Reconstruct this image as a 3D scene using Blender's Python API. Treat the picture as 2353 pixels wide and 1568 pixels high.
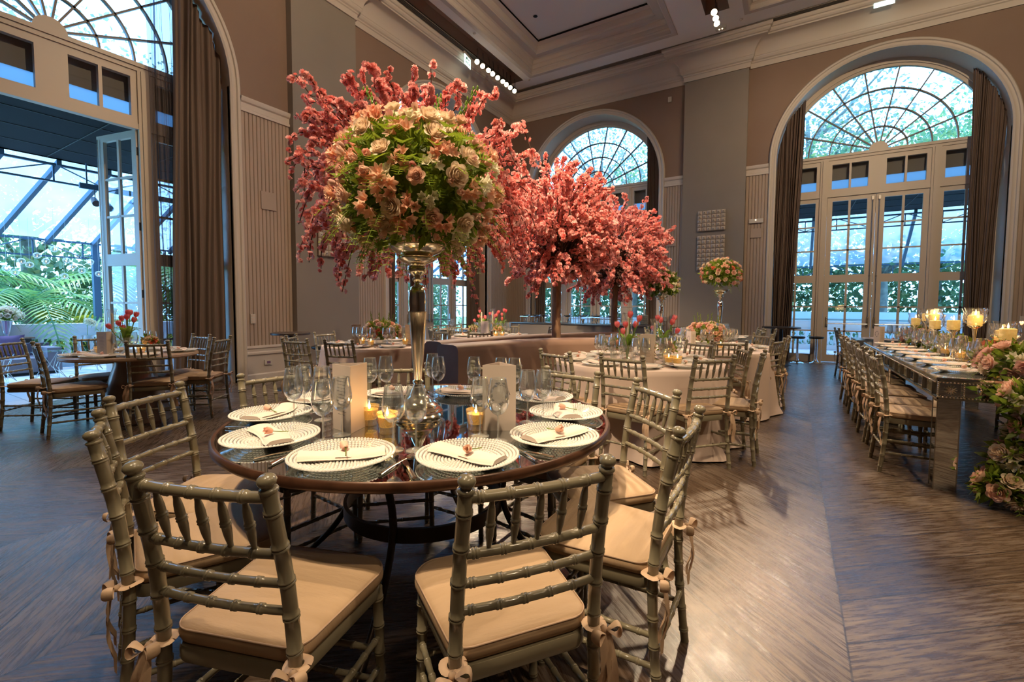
import bpy, math, random
import numpy as np
from mathutils import Vector, Matrix
for o in list(bpy.data.objects): bpy.data.objects.remove(o)
C = bpy.context.scene.collection
SC = bpy.context.scene
PI = math.pi
# ---------------- camera, view, world, large lights ----------------
cam_d = bpy.data.cameras.new('camera'); cam = bpy.data.objects.new('camera', cam_d); C.objects.link(cam)
CAM_F, CAM_CX, CAM_CY = 1050.455, 1176.5, 762.19
_p, _y, _r = math.radians(3.0955), math.radians(31.567), math.radians(-0.2564)
_f = Vector((-math.sin(_y)*math.cos(_p), math.cos(_y)*math.cos(_p), -math.sin(_p)))
_rt = Vector((math.cos(_y), math.sin(_y), 0)); _dn = _f.cross(_rt)
_r2 = _rt*math.cos(_r)+_dn*math.sin(_r); _d2 = -_rt*math.sin(_r)+_dn*math.cos(_r)
cam.matrix_world = Matrix(((_r2.x, -_d2.x, -_f.x, 0), (_r2.y, -_d2.y, -_f.y, 0), (_r2.z, -_d2.z, -_f.z, 1.28), (0, 0, 0, 1)))
cam_d.sensor_width = 36; cam_d.lens = CAM_F*36/2353; cam_d.shift_y = (CAM_CY-784)/2353; cam_d.shift_x = 0
cam_d.clip_start = .05; cam_d.clip_end = 300
SC.camera = cam
SC.view_settings.view_transform = 'Standard'; SC.view_settings.look = 'None'
SC.view_settings.exposure = 0.30; SC.view_settings.gamma = 1.0
cy = SC.cycles
cy.use_denoising = True; cy.max_bounces = 9; cy.diffuse_bounces = 4; cy.glossy_bounces = 4; cy.transmission_bounces = 5
cy.transparent_max_bounces = 24; cy.caustics_reflective = False; cy.caustics_refractive = False
cy.sample_clamp_indirect = 6; cy.sample_clamp_direct = 0; cy.blur_glossy = .5; cy.use_light_tree = True

W = bpy.data.worlds.new('world'); SC.world = W; W.use_nodes = True
wn = W.node_tree; bg = wn.nodes['Background']
tc = wn.nodes.new('ShaderNodeTexCoord'); sx = wn.nodes.new('ShaderNodeSeparateXYZ'); cr = wn.nodes.new('ShaderNodeValToRGB')
wn.links.new(tc.outputs['Generated'], sx.inputs[0]); wn.links.new(sx.outputs['Z'], cr.inputs[0]); wn.links.new(cr.outputs[0], bg.inputs[0])
cr.color_ramp.elements[0].position = 0.0; cr.color_ramp.elements[0].color = (.24, .56, 1.0, 1)
cr.color_ramp.elements[1].position = .6; cr.color_ramp.elements[1].color = (.19, .50, 1.0, 1)
bg.inputs[1].default_value = 8.0

def add_light(name, typ, loc, target=None, energy=100, color=(1, 1, 1), size=.1, spot=60, blend=.5, size_y=None, label=None):
    d = bpy.data.lights.new(name, typ); o = bpy.data.objects.new(name, d); C.objects.link(o)
    o.location = loc; d.energy = energy; d.color = color
    if typ == 'AREA':
        d.size = size
        if size_y: d.shape = 'RECTANGLE'; d.size_y = size_y
    elif typ != 'SUN': d.shadow_soft_size = size
    if typ == 'SPOT': d.spot_size = math.radians(spot); d.spot_blend = blend
    if target is not None: o.rotation_euler = (Vector(target)-Vector(loc)).to_track_quat('-Z', 'Y').to_euler()
    return o
sun = add_light('sun', 'SUN', (-20, 10, 30), (-12.5, 3, 0), 5.0, (1, .86, .6)); sun.data.angle = .05
WARM = (1.0, .75, .48)
# spotlights of the ceiling tracks, then unseen ones added for more light: (from, to, watts, cone)
SPOTS = [
 ((-7.0, 9.65, 7.45), (-1.5, 1.6, .8), 900, 34), ((-7.0, 9.9, 7.45), (-1.3, 4.5, .8), 700, 34), ((-7.0, 10.15, 7.45), (-4.7, 4.4, .9), 420, 34),
 ((-7.0, 10.35, 7.45), (-3.6, 3.9, 2.6), 900, 36), ((-7.0, 10.6, 7.45), (-2.9, 5.95, 2.4), 900, 36), ((-7.0, 10.85, 7.45), (-4.2, 6.2, .9), 420, 34),
 ((-7.0, 11.05, 7.45), (-2.8, 8.2, 2.4), 700, 36), ((-7.0, 11.25, 7.45), (-1.0, 6.6, .8), 500, 34), ((-7.0, 11.48, 7.45), (1.4, 5, .9), 600, 30),
 ((-1.6, 10.55, 7.4), (-1.45, 1.6, 1.7), 1000, 30), ((-1.6, 10.8, 7.4), (-1.0, 6.6, 1.0), 500, 40), ((-1.6, 11.0, 7.4), (1.5, 5.6, .9), 800, 40),
 ((-1.6, 1.5, 7.5), (-1.47, 1.61, .8), 800, 26), ((-1.6, -.9, 7.5), (-1.5, 1.6, 1.9), 2300, 20), ((-1.6, .3, 7.5), (-3.2, 4.2, 2.4), 1500, 34), ((-7.0, 3.2, 7.5), (-6.2, 2.1, .8), 350, 50),  # from here on, unseen lamps added to brighten tables, trees and walls
 ((-1.6, 1.0, 7.5), (-2.9, 6.2, 2.5), 3400, 30), ((3.2, 3.0, 7.5), (1.5, 5.2, .9), 600, 50), ((3.2, 6.0, 7.5), (-1.2, 5.2, 1.0), 700, 60),
 ((3.2, 1.0, 7.5), (-.4, 1.1, .4), 450, 40), ((-1.6, -1.2, 7.5), (-1.3, .6, .5), 560, 34), ((3.2, 4.5, 7.5), (3.0, 12.6, 5.6), 1000, 60), ((3.2, 7.5, 7.5), (-1.6, 12.4, 2.8), 350, 50),
 ((-1.6, 4.0, 7.5), (-7.7, 6.5, 3.5), 700, 90), ((3.6, -2.0, 7.5), (.6, 3.4, 0), 600, 18), ((-7.0, .2, 7.5), (-6.3, 1.9, .6), 420, 40), ((3.2, -1, 7.5), (1.5, 2.4, 0), 200, 44)]
for a, b, e, c in SPOTS:
    add_light('spot_beam', 'SPOT', a, b, e*.84, WARM, .07, c*1.35, .7)
for loc, rot, sx_, sy_ in (((-8.42, 2.07, 3.4), (0, -PI/2, 0), 6.9, 3.9), ((-8.42, 9.3, 3.4), (0, -PI/2, 0), 6.9, 3.9), ((-5.11, 13.22, 3.4), (-PI/2, 0, 0), 3.9, 6.9), ((1.5, 13.22, 3.4), (-PI/2, 0, 0), 3.9, 6.9)):
    pl = add_light('window_portal', 'AREA', loc, None, 1, (1, 1, 1), sx_, size_y=sy_); pl.rotation_euler = rot; pl.data.cycles.is_portal = True
# ---------------- materials ----------------
MT = {}
def mk(name):
    m = bpy.data.materials.new(name); m.use_nodes = True; nt = m.node_tree
    for n in list(nt.nodes): nt.nodes.remove(n)
    out = nt.nodes.new('ShaderNodeOutputMaterial'); MT[name] = m
    return m, nt, out
def principled(nt, col, rough, metal=0, **k):
    b = nt.nodes.new('ShaderNodeBsdfPrincipled'); b.inputs['Base Color'].default_value = (*col, 1)
    b.inputs['Roughness'].default_value = rough; b.inputs['Metallic'].default_value = metal
    for kk, v in k.items(): b.inputs[kk].default_value = v
    return b
def mat(name, col, rough=.5, metal=0, col2=None, nscale=8, rand=0, bump=0, bscale=40, emit=None, estr=0, sss=0, spec=None, coat=0, stretch=None, ncon=(.35, .65)):
    m, nt, out = mk(name); b = principled(nt, col, rough, metal); nt.links.new(b.outputs[0], out.inputs[0])
    if spec is not None: b.inputs['Specular IOR Level'].default_value = spec
    if coat: b.inputs['Coat Weight'].default_value = coat; b.inputs['Coat Roughness'].default_value = .1
    if sss: b.inputs['Subsurface Weight'].default_value = sss; b.inputs['Subsurface Scale'].default_value = .01
    tcn = None
    if col2 or bump:
        tcn = nt.nodes.new('ShaderNodeTexCoord'); src = tcn.outputs['Object']
        if stretch:
            mp = nt.nodes.new('ShaderNodeMapping'); mp.inputs['Scale'].default_value = stretch; nt.links.new(src, mp.inputs[0]); src = mp.outputs[0]
    if col2:
        n = nt.nodes.new('ShaderNodeTexNoise'); n.inputs['Scale'].default_value = nscale; n.inputs['Detail'].default_value = 3
        r = nt.nodes.new('ShaderNodeValToRGB'); r.color_ramp.elements[0].color = (*col, 1); r.color_ramp.elements[1].color = (*col2, 1)
        r.color_ramp.elements[0].position = ncon[0]; r.color_ramp.elements[1].position = ncon[1]
        nt.links.new(src, n.inputs['Vector']); nt.links.new(n.outputs['Fac'], r.inputs[0]); nt.links.new(r.outputs[0], b.inputs['Base Color'])
        if rand:
            oi = nt.nodes.new('ShaderNodeObjectInfo'); mx = nt.nodes.new('ShaderNodeMath'); mx.operation = 'MULTIPLY_ADD'
            mx.inputs[1].default_value = rand; nt.links.new(oi.outputs['Random'], mx.inputs[0]); nt.links.new(n.outputs['Fac'], mx.inputs[2]); nt.links.new(mx.outputs[0], r.inputs[0])
    if bump:
        n = nt.nodes.new('ShaderNodeTexNoise'); n.inputs['Scale'].default_value = bscale; n.inputs['Detail'].default_value = 4
        nt.links.new(src, n.inputs['Vector']); bp = nt.nodes.new('ShaderNodeBump'); bp.inputs['Strength'].default_value = bump; bp.inputs['Distance'].default_value = .01
        nt.links.new(n.outputs['Fac'], bp.inputs['Height']); nt.links.new(bp.outputs[0], b.inputs['Normal'])
    if emit: b.inputs['Emission Color'].default_value = (*emit, 1); b.inputs['Emission Strength'].default_value = estr
    return m
def thin_glass(name, tint=(.96, .98, .98), base=.05, edge=.8, rough=.02, body=None, bodyf=0, hob=0, dark=0):
    m, nt, out = mk(name)
    t = nt.nodes.new('ShaderNodeBsdfTransparent'); t.inputs[0].default_value = (*tint, 1)
    g = nt.nodes.new('ShaderNodeBsdfGlossy'); g.inputs['Roughness'].default_value = rough; g.inputs[0].default_value = (1, 1, 1, 1)
    lw = nt.nodes.new('ShaderNodeLayerWeight'); lw.inputs[0].default_value = .5
    pw = nt.nodes.new('ShaderNodeMath'); pw.operation = 'POWER'; pw.inputs[1].default_value = 2.2; nt.links.new(lw.outputs['Facing'], pw.inputs[0])
    ma = nt.nodes.new('ShaderNodeMath'); ma.operation = 'MULTIPLY_ADD'; ma.inputs[1].default_value = edge; ma.inputs[2].default_value = base; nt.links.new(pw.outputs[0], ma.inputs[0])
    mx = nt.nodes.new('ShaderNodeMixShader'); nt.links.new(ma.outputs[0], mx.inputs[0]); nt.links.new(t.outputs[0], mx.inputs[1]); nt.links.new(g.outputs[0], mx.inputs[2])
    last = mx
    if dark:   # thicker looking glass towards the silhouette
        cm = nt.nodes.new('ShaderNodeMix'); cm.data_type = 'RGBA'; cm.inputs[6].default_value = (*tint, 1); cm.inputs[7].default_value = (*[c*(1-dark) for c in tint], 1)
        nt.links.new(pw.outputs[0], cm.inputs[0]); nt.links.new(cm.outputs[2], t.inputs[0])
    if body:
        d = nt.nodes.new('ShaderNodeBsdfDiffuse'); d.inputs[0].default_value = (*body, 1)
        m2 = nt.nodes.new('ShaderNodeMixShader'); m2.inputs[0].default_value = bodyf; nt.links.new(mx.outputs[0], m2.inputs[1]); nt.links.new(d.outputs[0], m2.inputs[2]); last = m2
    if hob:
        tcn = nt.nodes.new('ShaderNodeTexCoord'); v = nt.nodes.new('ShaderNodeTexVoronoi'); v.inputs['Scale'].default_value = hob; v.inputs['Randomness'].default_value = .12
        nt.links.new(tcn.outputs['Object'], v.inputs['Vector']); bp = nt.nodes.new('ShaderNodeBump'); bp.inputs['Strength'].default_value = 1; bp.inputs['Distance'].default_value = .006
        nt.links.new(v.outputs['Distance'], bp.inputs['Height'])
        for q in (g, lw): nt.links.new(bp.outputs[0], q.inputs['Normal'])
        # light caught by the raised knobs is painted in as a whiter body
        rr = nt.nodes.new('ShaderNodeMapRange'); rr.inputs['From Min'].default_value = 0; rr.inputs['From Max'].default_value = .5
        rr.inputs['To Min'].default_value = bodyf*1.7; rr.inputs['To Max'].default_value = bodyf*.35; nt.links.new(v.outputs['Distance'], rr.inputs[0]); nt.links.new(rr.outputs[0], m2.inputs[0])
    nt.links.new(last.outputs[0], out.inputs[0]); return m
def emis(name, col, s):
    m, nt, out = mk(name); e = nt.nodes.new('ShaderNodeEmission'); e.inputs[0].default_value = (*col, 1); e.inputs[1].default_value = s; nt.links.new(e.outputs[0], out.inputs[0]); return m
def translucent(name, col, tf=.5, rough=.6, col2=None, nscale=6, rand=0, ncon=(.35, .65)):
    m = mat(name, col, rough, col2=col2, nscale=nscale, rand=rand, ncon=ncon); nt = m.node_tree
    b = [n for n in nt.nodes if n.type == 'BSDF_PRINCIPLED'][0]; out = [n for n in nt.nodes if n.type == 'OUTPUT_MATERIAL'][0]
    t = nt.nodes.new('ShaderNodeBsdfTranslucent'); t.inputs[0].default_value = (*col, 1)
    if b.inputs['Base Color'].links: nt.links.new(b.inputs['Base Color'].links[0].from_socket, t.inputs[0])
    mx = nt.nodes.new('ShaderNodeMixShader'); mx.inputs[0].default_value = tf
    nt.links.new(b.outputs[0], mx.inputs[1]); nt.links.new(t.outputs[0], mx.inputs[2]); nt.links.new(mx.outputs[0], out.inputs[0]); return m

mat('wall_paint', (.26, .178, .134), .8, col2=(.28, .195, .148), nscale=1.2)
mat('pilaster_paint', (.27, .235, .205), .8, col2=(.29, .255, .22), nscale=1.0)
mat('trim_paint', (.62, .56, .50), .55)
mat('panel_paint', (.44, .35, .28), .6)
mat('bar_silhouette', (.20, .18, .165), .5)  # silhouette against the bright sky put into the colour, darker than the frame
mat('frame_paint', (.60, .52, .43), .45)
mat('ceiling_paint', (.94, .91, .86), .8)
mat('coffer_panel', (.86, .84, .80), .7)
mat('slot_dark', (.02, .018, .016), .6)
mat('slat_metal', (.22, .19, .16), .5)
mat('chair_paint', (.215, .190, .124), .26, coat=.4, col2=(.245, .215, .145), nscale=5)
mat('cushion_fabric', (.43, .295, .175), .7, bump=.5, bscale=7, stretch=(1, 5, 1), col2=(.48, .335, .21), nscale=4)
mat('ribbon_fabric', (.60, .42, .28), .6, bump=.2, bscale=20)
mat('piping', (.42, .29, .20), .7)
mat('iron', (.05, .035, .028), .38, .7)
mat('table_rim', (.055, .024, .013), .28, .3, col2=(.10, .045, .025), nscale=14)
mat('mirror', (.62, .66, .66), .025, 1)
mat('mirror_clear', (.74, .76, .74), .06, 1)
mat('mirror_trim', (.35, .33, .28), .25, .9)
mat('silver', (.90, .80, .62), .15, 1)
mat('chrome', (.75, .76, .78), .1, 1)
mat('steel', (.55, .53, .5), .25, 1)
mat('cloth', (.62, .49, .42), .85, bump=.15, bscale=5)
mat('napkin', (.74, .62, .54), .85, bump=.2, bscale=25)
mat('card', (.66, .56, .48), .7)
mat('card_print', (.16, .15, .15), .8)
mat('wax', (.85, .62, .25), .5, sss=.3, emit=(1, .55, .12), estr=.34)
mat('wax_white', (.80, .70, .52), .5, sss=.2)
emis('flame', (1, .62, .2), 30)
emis('lamp_face', (1, .78, .45), 26)
emis('bulb', (1, .72, .4), 8)
emis('exit_face', (.75, .95, .85), 1.6)
mat('sofa_fabric', (.17, .10, .068), .7, col2=(.205, .122, .085), nscale=3)
mat('wood_dark', (.05, .033, .026), .4)
mat('wood_table', (.30, .20, .13), .4, col2=(.36, .25, .17), nscale=6, stretch=(1, 8, 1))
mat('cone_lacquer', (.36, .27, .21), .25, .35)
mat('black', (.012, .012, .013), .5)
mat('white_plastic', (.62, .58, .52), .4)
mat('white_paint', (.86, .89, .92), .5)
mat('capiz', (.46, .39, .32), .35, col2=(.56, .48, .40), nscale=6, rand=.5)
mat('stone_tile', (.52, .60, .66), .35, col2=(.42, .5, .56), nscale=2)
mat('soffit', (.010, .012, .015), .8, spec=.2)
mat('steel_blue', (.10, .17, .24), .5)
translucent('grey_board', (.40, .52, .60), .85, .6)
mat('dark_board', (.20, .165, .14), .7)
mat('bark', (.16, .085, .045), .85, col2=(.28, .16, .09), nscale=20, bump=.9, bscale=25, stretch=(1, 1, .25))
mat('twig', (.10, .05, .035), .8)
translucent('blossom', (.90, .34, .31), .3, col2=(.97, .62, .58), nscale=11)
translucent('blossom_deep', (.82, .18, .15), .3, col2=(.92, .40, .33), nscale=9)
translucent('leaf', (.12, .20, .02), .35, .5, col2=(.30, .38, .04), nscale=14)
translucent('fern', (.30, .40, .03), .4, .6, col2=(.2, .30, .03), nscale=10)
translucent('rose_cream', (.92, .74, .56), .3, .55, col2=(.90, .74, .56), nscale=3, rand=.5)
translucent('rose_peach', (.88, .44, .32), .3, .55, col2=(.90, .62, .48), nscale=3, rand=.5)
translucent('rose_pink', (.82, .38, .34), .3, .55, col2=(.86, .54, .46), nscale=3, rand=.5)
translucent('lily_white', (.88, .82, .62), .4, .5)
translucent('lily_peach', (.90, .36, .24), .35, .5, col2=(.94, .60, .42), nscale=45, rand=.3)
translucent('flower_red', (.75, .13, .07), .3, .5, col2=(.82, .28, .12), nscale=10)
translucent('tulip_pink', (.85, .14, .17), .35, .4, col2=(.92, .32, .32), nscale=20)
translucent('stem_green', (.25, .42, .05), .3, .5)
thin_glass('glass', base=.12, edge=1.0, body=(.9, .92, .95), bodyf=.03, dark=.22)
thin_glass('pane', (.90, .96, .98), .03, .35)
thin_glass('crystal', (.93, .95, .93), .10, .7, .06, (.9, .88, .8), .16)
thin_glass('knob_glass', (.95, .98, .96), .25, .7, .06, (1.0, .97, .90), .62)  # knob highlights put into the colour: whiter body than the dish glass
thin_glass('hobnail', (.95, .98, .96), .30, .7, .06, (1.0, .98, .92), .14)
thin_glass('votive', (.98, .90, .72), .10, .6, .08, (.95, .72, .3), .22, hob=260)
translucent('roof_sheet', (.80, .90, .98), .85, .4, col2=(.55, .72, .88), nscale=1.1)
_n = MT['roof_sheet'].node_tree; _o = [q for q in _n.nodes if q.type == 'OUTPUT_MATERIAL'][0]; _l = _o.inputs[0].links[0].from_socket
_t = _n.nodes.new('ShaderNodeBsdfTransparent'); _t.inputs[0].default_value = (.66, .84, 1, 1); _m = _n.nodes.new('ShaderNodeMixShader'); _m.inputs[0].default_value = .6
_n.links.new(_l, _m.inputs[1]); _n.links.new(_t.outputs[0], _m.inputs[2]); _n.links.new(_m.outputs[0], _o.inputs[0])
translucent('hedge', (.11, .19, .10), .45, .5, col2=(.26, .37, .18), nscale=2)
translucent('tree_leaf', (.10, .22, .12), .45, .5, col2=(.24, .38, .14), nscale=1.6)
translucent('tree_leaf_pale', (.18, .23, .22), .5, .5, col2=(.32, .37, .27), nscale=1.4)  # glare of the bright sky behind put into the leaf colour
translucent('palm_leaf', (.06, .22, .10), .4, .45, col2=(.20, .38, .08), nscale=3)
translucent('palm_yellow', (.52, .48, .04), .5, .45, col2=(.30, .38, .04), nscale=3)
mat('trunk', (.16, .15, .13), .9, col2=(.27, .25, .2), nscale=6)
mat('lawn', (.10, .2, .05), .9, col2=(.16, .28, .08), nscale=2)
mat('sofa_lilac', (.22, .19, .22), .8)
mat('pillow_purple', (.22, .12, .22), .8, bump=.3, bscale=12)
mat('pillow_fur', (.55, .52, .60), .95, bump=1, bscale=30)
mat('wire', (.45, .42, .38), .3, .9)
mat('book_white', (.7, .68, .62), .6)
def curtain_mat(name, col, transp):
    m = mat(name, col, .85, bump=.1, bscale=60)
    nt = m.node_tree; b = [n for n in nt.nodes if n.type == 'BSDF_PRINCIPLED'][0]; out = [n for n in nt.nodes if n.type == 'OUTPUT_MATERIAL'][0]
    if transp:
        t = nt.nodes.new('ShaderNodeBsdfTransparent'); t.inputs[0].default_value = (.75, .72, .75, 1)
        mx = nt.nodes.new('ShaderNodeMixShader'); mx.inputs[0].default_value = transp; nt.links.new(b.outputs[0], mx.inputs[1]); nt.links.new(t.outputs[0], mx.inputs[2]); nt.links.new(mx.outputs[0], out.inputs[0])
curtain_mat('curtain', (.175, .125, .10), 0); curtain_mat('sheer', (.14, .11, .10), .5)

def floor_material():
    m, nt, out = mk('floor_wood'); L = nt.links
    b = principled(nt, (.2, .13, .09), .35); b.inputs['Coat Weight'].default_value = .35; b.inputs['Coat Roughness'].default_value = .30; L.new(b.outputs[0], out.inputs[0])
    tcn = nt.nodes.new('ShaderNodeTexCoord'); s = nt.nodes.new('ShaderNodeSeparateXYZ'); L.new(tcn.outputs['Object'], s.inputs[0])
    def mth(op, a, b_=None, c=None):
        n = nt.nodes.new('ShaderNodeMath'); n.operation = op
        for i, v in enumerate((a, b_, c)):
            if v is None: continue
            if hasattr(v, 'links'): L.new(v, n.inputs[i])
            else: n.inputs[i].default_value = v
        return n.outputs[0]
    X, Y = s.outputs['X'], s.outputs['Y']; Wc = 1.25; H_ = .30
    u = mth('DIVIDE', mth('SUBTRACT', X, .215), Wc); col = mth('FLOOR', u); fu = mth('SUBTRACT', u, col)
    par = mth('SUBTRACT', mth('MULTIPLY', mth('ABSOLUTE', mth('MODULO', col, 2)), 2), 1)  # -1 / +1
    sl = mth('MULTIPLY', mth('MULTIPLY', par, mth('MULTIPLY', fu, Wc)), .85)
    v = mth('DIVIDE', mth('ADD', Y, sl), H_); row = mth('FLOOR', v); fv = mth('SUBTRACT', v, row)
    # joints
    ed = mth('MINIMUM', mth('MINIMUM', mth('MULTIPLY', fu, Wc), mth('MULTIPLY', mth('SUBTRACT', 1, fu), Wc)), mth('MULTIPLY', mth('MINIMUM', fv, mth('SUBTRACT', 1, fv)), H_*.76))
    joint = mth('LESS_THAN', ed, .0035)
    # per plank id
    cx = nt.nodes.new('ShaderNodeCombineXYZ'); L.new(col, cx.inputs[0]); L.new(row, cx.inputs[1])
    wn_ = nt.nodes.new('ShaderNodeTexWhiteNoise'); L.new(cx.outputs[0], wn_.inputs['Vector'])
    # grain coords: along plank / across plank
    al = mth('MULTIPLY_ADD', mth('MULTIPLY', fu, Wc), 1.3, mth('MULTIPLY', wn_.outputs['Value'], 40)); ac = mth('MULTIPLY', v, H_)
    g = nt.nodes.new('ShaderNodeCombineXYZ'); L.new(mth('MULTIPLY', al, 3.2), g.inputs[0]); L.new(mth('MULTIPLY', ac, 34), g.inputs[1]); L.new(col, g.inputs[2])
    n1 = nt.nodes.new('ShaderNodeTexNoise'); n1.inputs['Scale'].default_value = 1.6; n1.inputs['Detail'].default_value = 6; n1.inputs['Roughness'].default_value = .68; L.new(g.outputs[0], n1.inputs['Vector'])
    n2 = nt.nodes.new('ShaderNodeTexNoise'); n2.inputs['Scale'].default_value = 1.3; n2.inputs['Detail'].default_value = 3; L.new(tcn.outputs['Object'], n2.inputs['Vector'])
    fac = mth('ADD', mth('MULTIPLY', n1.outputs['Fac'], .75), mth('ADD', mth('MULTIPLY', n2.outputs['Fac'], .25), mth('MULTIPLY', mth('SUBTRACT', wn_.outputs['Value'], .5), .10)))
    r = nt.nodes.new('ShaderNodeValToRGB'); L.new(fac, r.inputs[0]); e = r.color_ramp.elements
    e[0].position = .34; e[0].color = (.045, .028, .018, 1); e[1].position = .70; e[1].color = (.235, .185, .145, 1)
    e2 = r.color_ramp.elements.new(.5); e2.color = (.088, .056, .035, 1)
    mixc = nt.nodes.new('ShaderNodeMix'); mixc.data_type = 'RGBA'; L.new(joint, mixc.inputs[0]); L.new(r.outputs[0], mixc.inputs[6]); mixc.inputs[7].default_value = (.03, .02, .015, 1)
    L.new(mixc.outputs[2], b.inputs['Base Color'])
    rr = nt.nodes.new('ShaderNodeMapRange'); rr.inputs['From Min'].default_value = .35; rr.inputs['From Max'].default_value = .65; rr.inputs['To Min'].default_value = .13; rr.inputs['To Max'].default_value = .48; L.new(n1.outputs['Fac'], rr.inputs[0]); L.new(rr.outputs[0], b.inputs['Roughness'])
    bp = nt.nodes.new('ShaderNodeBump'); bp.inputs['Strength'].default_value = .45; bp.inputs['Distance'].default_value = .006
    L.new(mth('SUBTRACT', n1.outputs['Fac'], mth('MULTIPLY', joint, .6)), bp.inputs['Height']); L.new(bp.outputs[0], b.inputs['Normal'])
floor_material()
def tile_material():
    m, nt, out = mk('terrace_tile'); b = principled(nt, (.5, .58, .64), .35); nt.links.new(b.outputs[0], out.inputs[0])
    tcn = nt.nodes.new('ShaderNodeTexCoord'); br = nt.nodes.new('ShaderNodeTexBrick'); br.offset = 0
    br.inputs['Scale'].default_value = 1; br.inputs['Brick Width'].default_value = .9; br.inputs['Row Height'].default_value = .9; br.inputs['Mortar Size'].default_value = .006
    br.inputs['Color1'].default_value = (.44, .49, .53, 1); br.inputs['Color2'].default_value = (.38, .43, .47, 1); br.inputs['Mortar'].default_value = (.2, .24, .27, 1)
    nt.links.new(tcn.outputs['Object'], br.inputs['Vector']); nt.links.new(br.outputs[0], b.inputs['Base Color']); br.inputs['Color1'].default_value = (.66, .69, .72, 1); br.inputs['Color2'].default_value = (.60, .63, .66, 1)
tile_material()

# ---------------- mesh helpers ----------------
class MB:
    def __init__(s): s.v = []; s.f = []
    def add(s, vs, fs):
        o = len(s.v); s.v += [tuple(p) for p in vs]; s.f += [tuple(i+o for i in f) for f in fs]; return s
    def box(s, x0, x1, y0, y1, z0, z1, T=None):
        vs = [(x, y, z) for z in (z0, z1) for y in (y0, y1) for x in (x0, x1)]
        if T: vs = [T(*p) for p in vs]
        return s.add(vs, [(0, 2, 3, 1), (4, 5, 7, 6), (0, 1, 5, 4), (2, 6, 7, 3), (0, 4, 6, 2), (1, 3, 7, 5)])
    def lathe(s, prof, n=20, c=(0, 0, 0), M=None, cap=True):
        vs = []
        for r, z in prof:
            for i in range(n):
                a = 2*PI*i/n; p = Vector((r*math.cos(a), r*math.sin(a), z))
                if M: p = M @ p
                vs.append((p[0]+c[0], p[1]+c[1], p[2]+c[2]))
        k = len(prof); fs = [(j*n+i, j*n+(i+1) % n, (j+1)*n+(i+1) % n, (j+1)*n+i) for j in range(k-1) for i in range(n)]
        if cap: fs += [tuple(range(n-1, -1, -1)), tuple((k-1)*n+i for i in range(n))]
        return s.add(vs, fs)
    def tube(s, pts, r, n=8, cap=True, flat=1):
        pts = [Vector(p) for p in pts]; k = len(pts); rs = r if isinstance(r, (list, tuple)) else [r]*k
        t = [(pts[min(i+1, k-1)]-pts[max(i-1, 0)]).normalized() for i in range(k)]
        up = Vector((0, 0, 1)) if abs(t[0].z) < .9 else Vector((1, 0, 0)); nrm = t[0].cross(up).normalized(); vs = []
        for i in range(k):
            nrm = (nrm-t[i]*nrm.dot(t[i])).normalized(); bn = t[i].cross(nrm)
            for j in range(n):
                a = 2*PI*j/n; vs.append(pts[i]+nrm*math.cos(a)*rs[i]+bn*math.sin(a)*rs[i]*flat)
        fs = [(i*n+j, i*n+(j+1) % n, (i+1)*n+(j+1) % n, (i+1)*n+j) for i in range(k-1) for j in range(n)]
        if cap: fs += [tuple(range(n-1, -1, -1)), tuple((k-1)*n+j for j in range(n))]
        return s.add(vs, fs)
    def grid(s, nu, nv, fn):
        vs = [fn(i/nu, j/nv) for j in range(nv+1) for i in range(nu+1)]
        return s.add(vs, [(j*(nu+1)+i, j*(nu+1)+i+1, (j+1)*(nu+1)+i+1, (j+1)*(nu+1)+i) for j in range(nv) for i in range(nu)])
    def strip(s, rows, closed=False):   # rows: list of equal-length point lists
        n = len(rows[0]); vs = [p for r in rows for p in r]; m = len(rows)
        fs = [(j*n+i, j*n+i+1, (j+1) % m*n+i+1, (j+1) % m*n+i) for j in range(m if closed else m-1) for i in range(n-1)]
        return s.add(vs, fs)
    def prism(s, poly, z0, z1, T=None):
        n = len(poly); vs = [(x, y, z0) for x, y in poly]+[(x, y, z1) for x, y in poly]
        if T: vs = [T(*p) for p in vs]
        return s.add(vs, [tuple(range(n-1, -1, -1)), tuple(range(n, 2*n))]+[(i, (i+1) % n, n+(i+1) % n, n+i) for i in range(n)])
    def build(s, name, m, parent=None, smooth=0, loc=(0, 0, 0), rot=(0, 0, 0)):
        me = bpy.data.meshes.new(name); me.from_pydata(s.v, [], s.f); me.materials.append(MT[m])
        if smooth:
            me.shade_smooth()
            if smooth < 180: me.set_sharp_from_angle(angle=math.radians(smooth))
        o = bpy.data.objects.new(name, me); C.objects.link(o); o.location = loc; o.rotation_euler = rot
        if parent is not None: o.parent = parent
        return o
def tag(o, label, cat, group=None, kind=None):
    o['label'] = label; o['category'] = cat
    if group: o['group'] = group
    if kind: o['kind'] = kind
    return o
def thing(name, label, cat, loc=(0, 0, 0), rz=0, group=None):
    o = bpy.data.objects.new(name, None); o.empty_display_size = .1; C.objects.link(o); o.location = loc; o.rotation_euler = (0, 0, rz); return tag(o, label, cat, group)
def struct(o): o['kind'] = 'structure'; return o
def dup(src, loc=None, rz=None, label=None, group=None, scale=None):
    def cp(o, par):
        c = o.copy(); C.objects.link(c)
        if par is not None: c.parent = par
        for ch in o.children: cp(ch, c)
        return c
    r = cp(src, None)
    if loc is not None: r.location = loc
    if rz is not None: r.rotation_euler = (0, 0, rz)
    if label: r['label'] = label
    if group: r['group'] = group
    if scale: r.scale = (scale,)*3 if isinstance(scale, (int, float)) else scale
    return r
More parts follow.
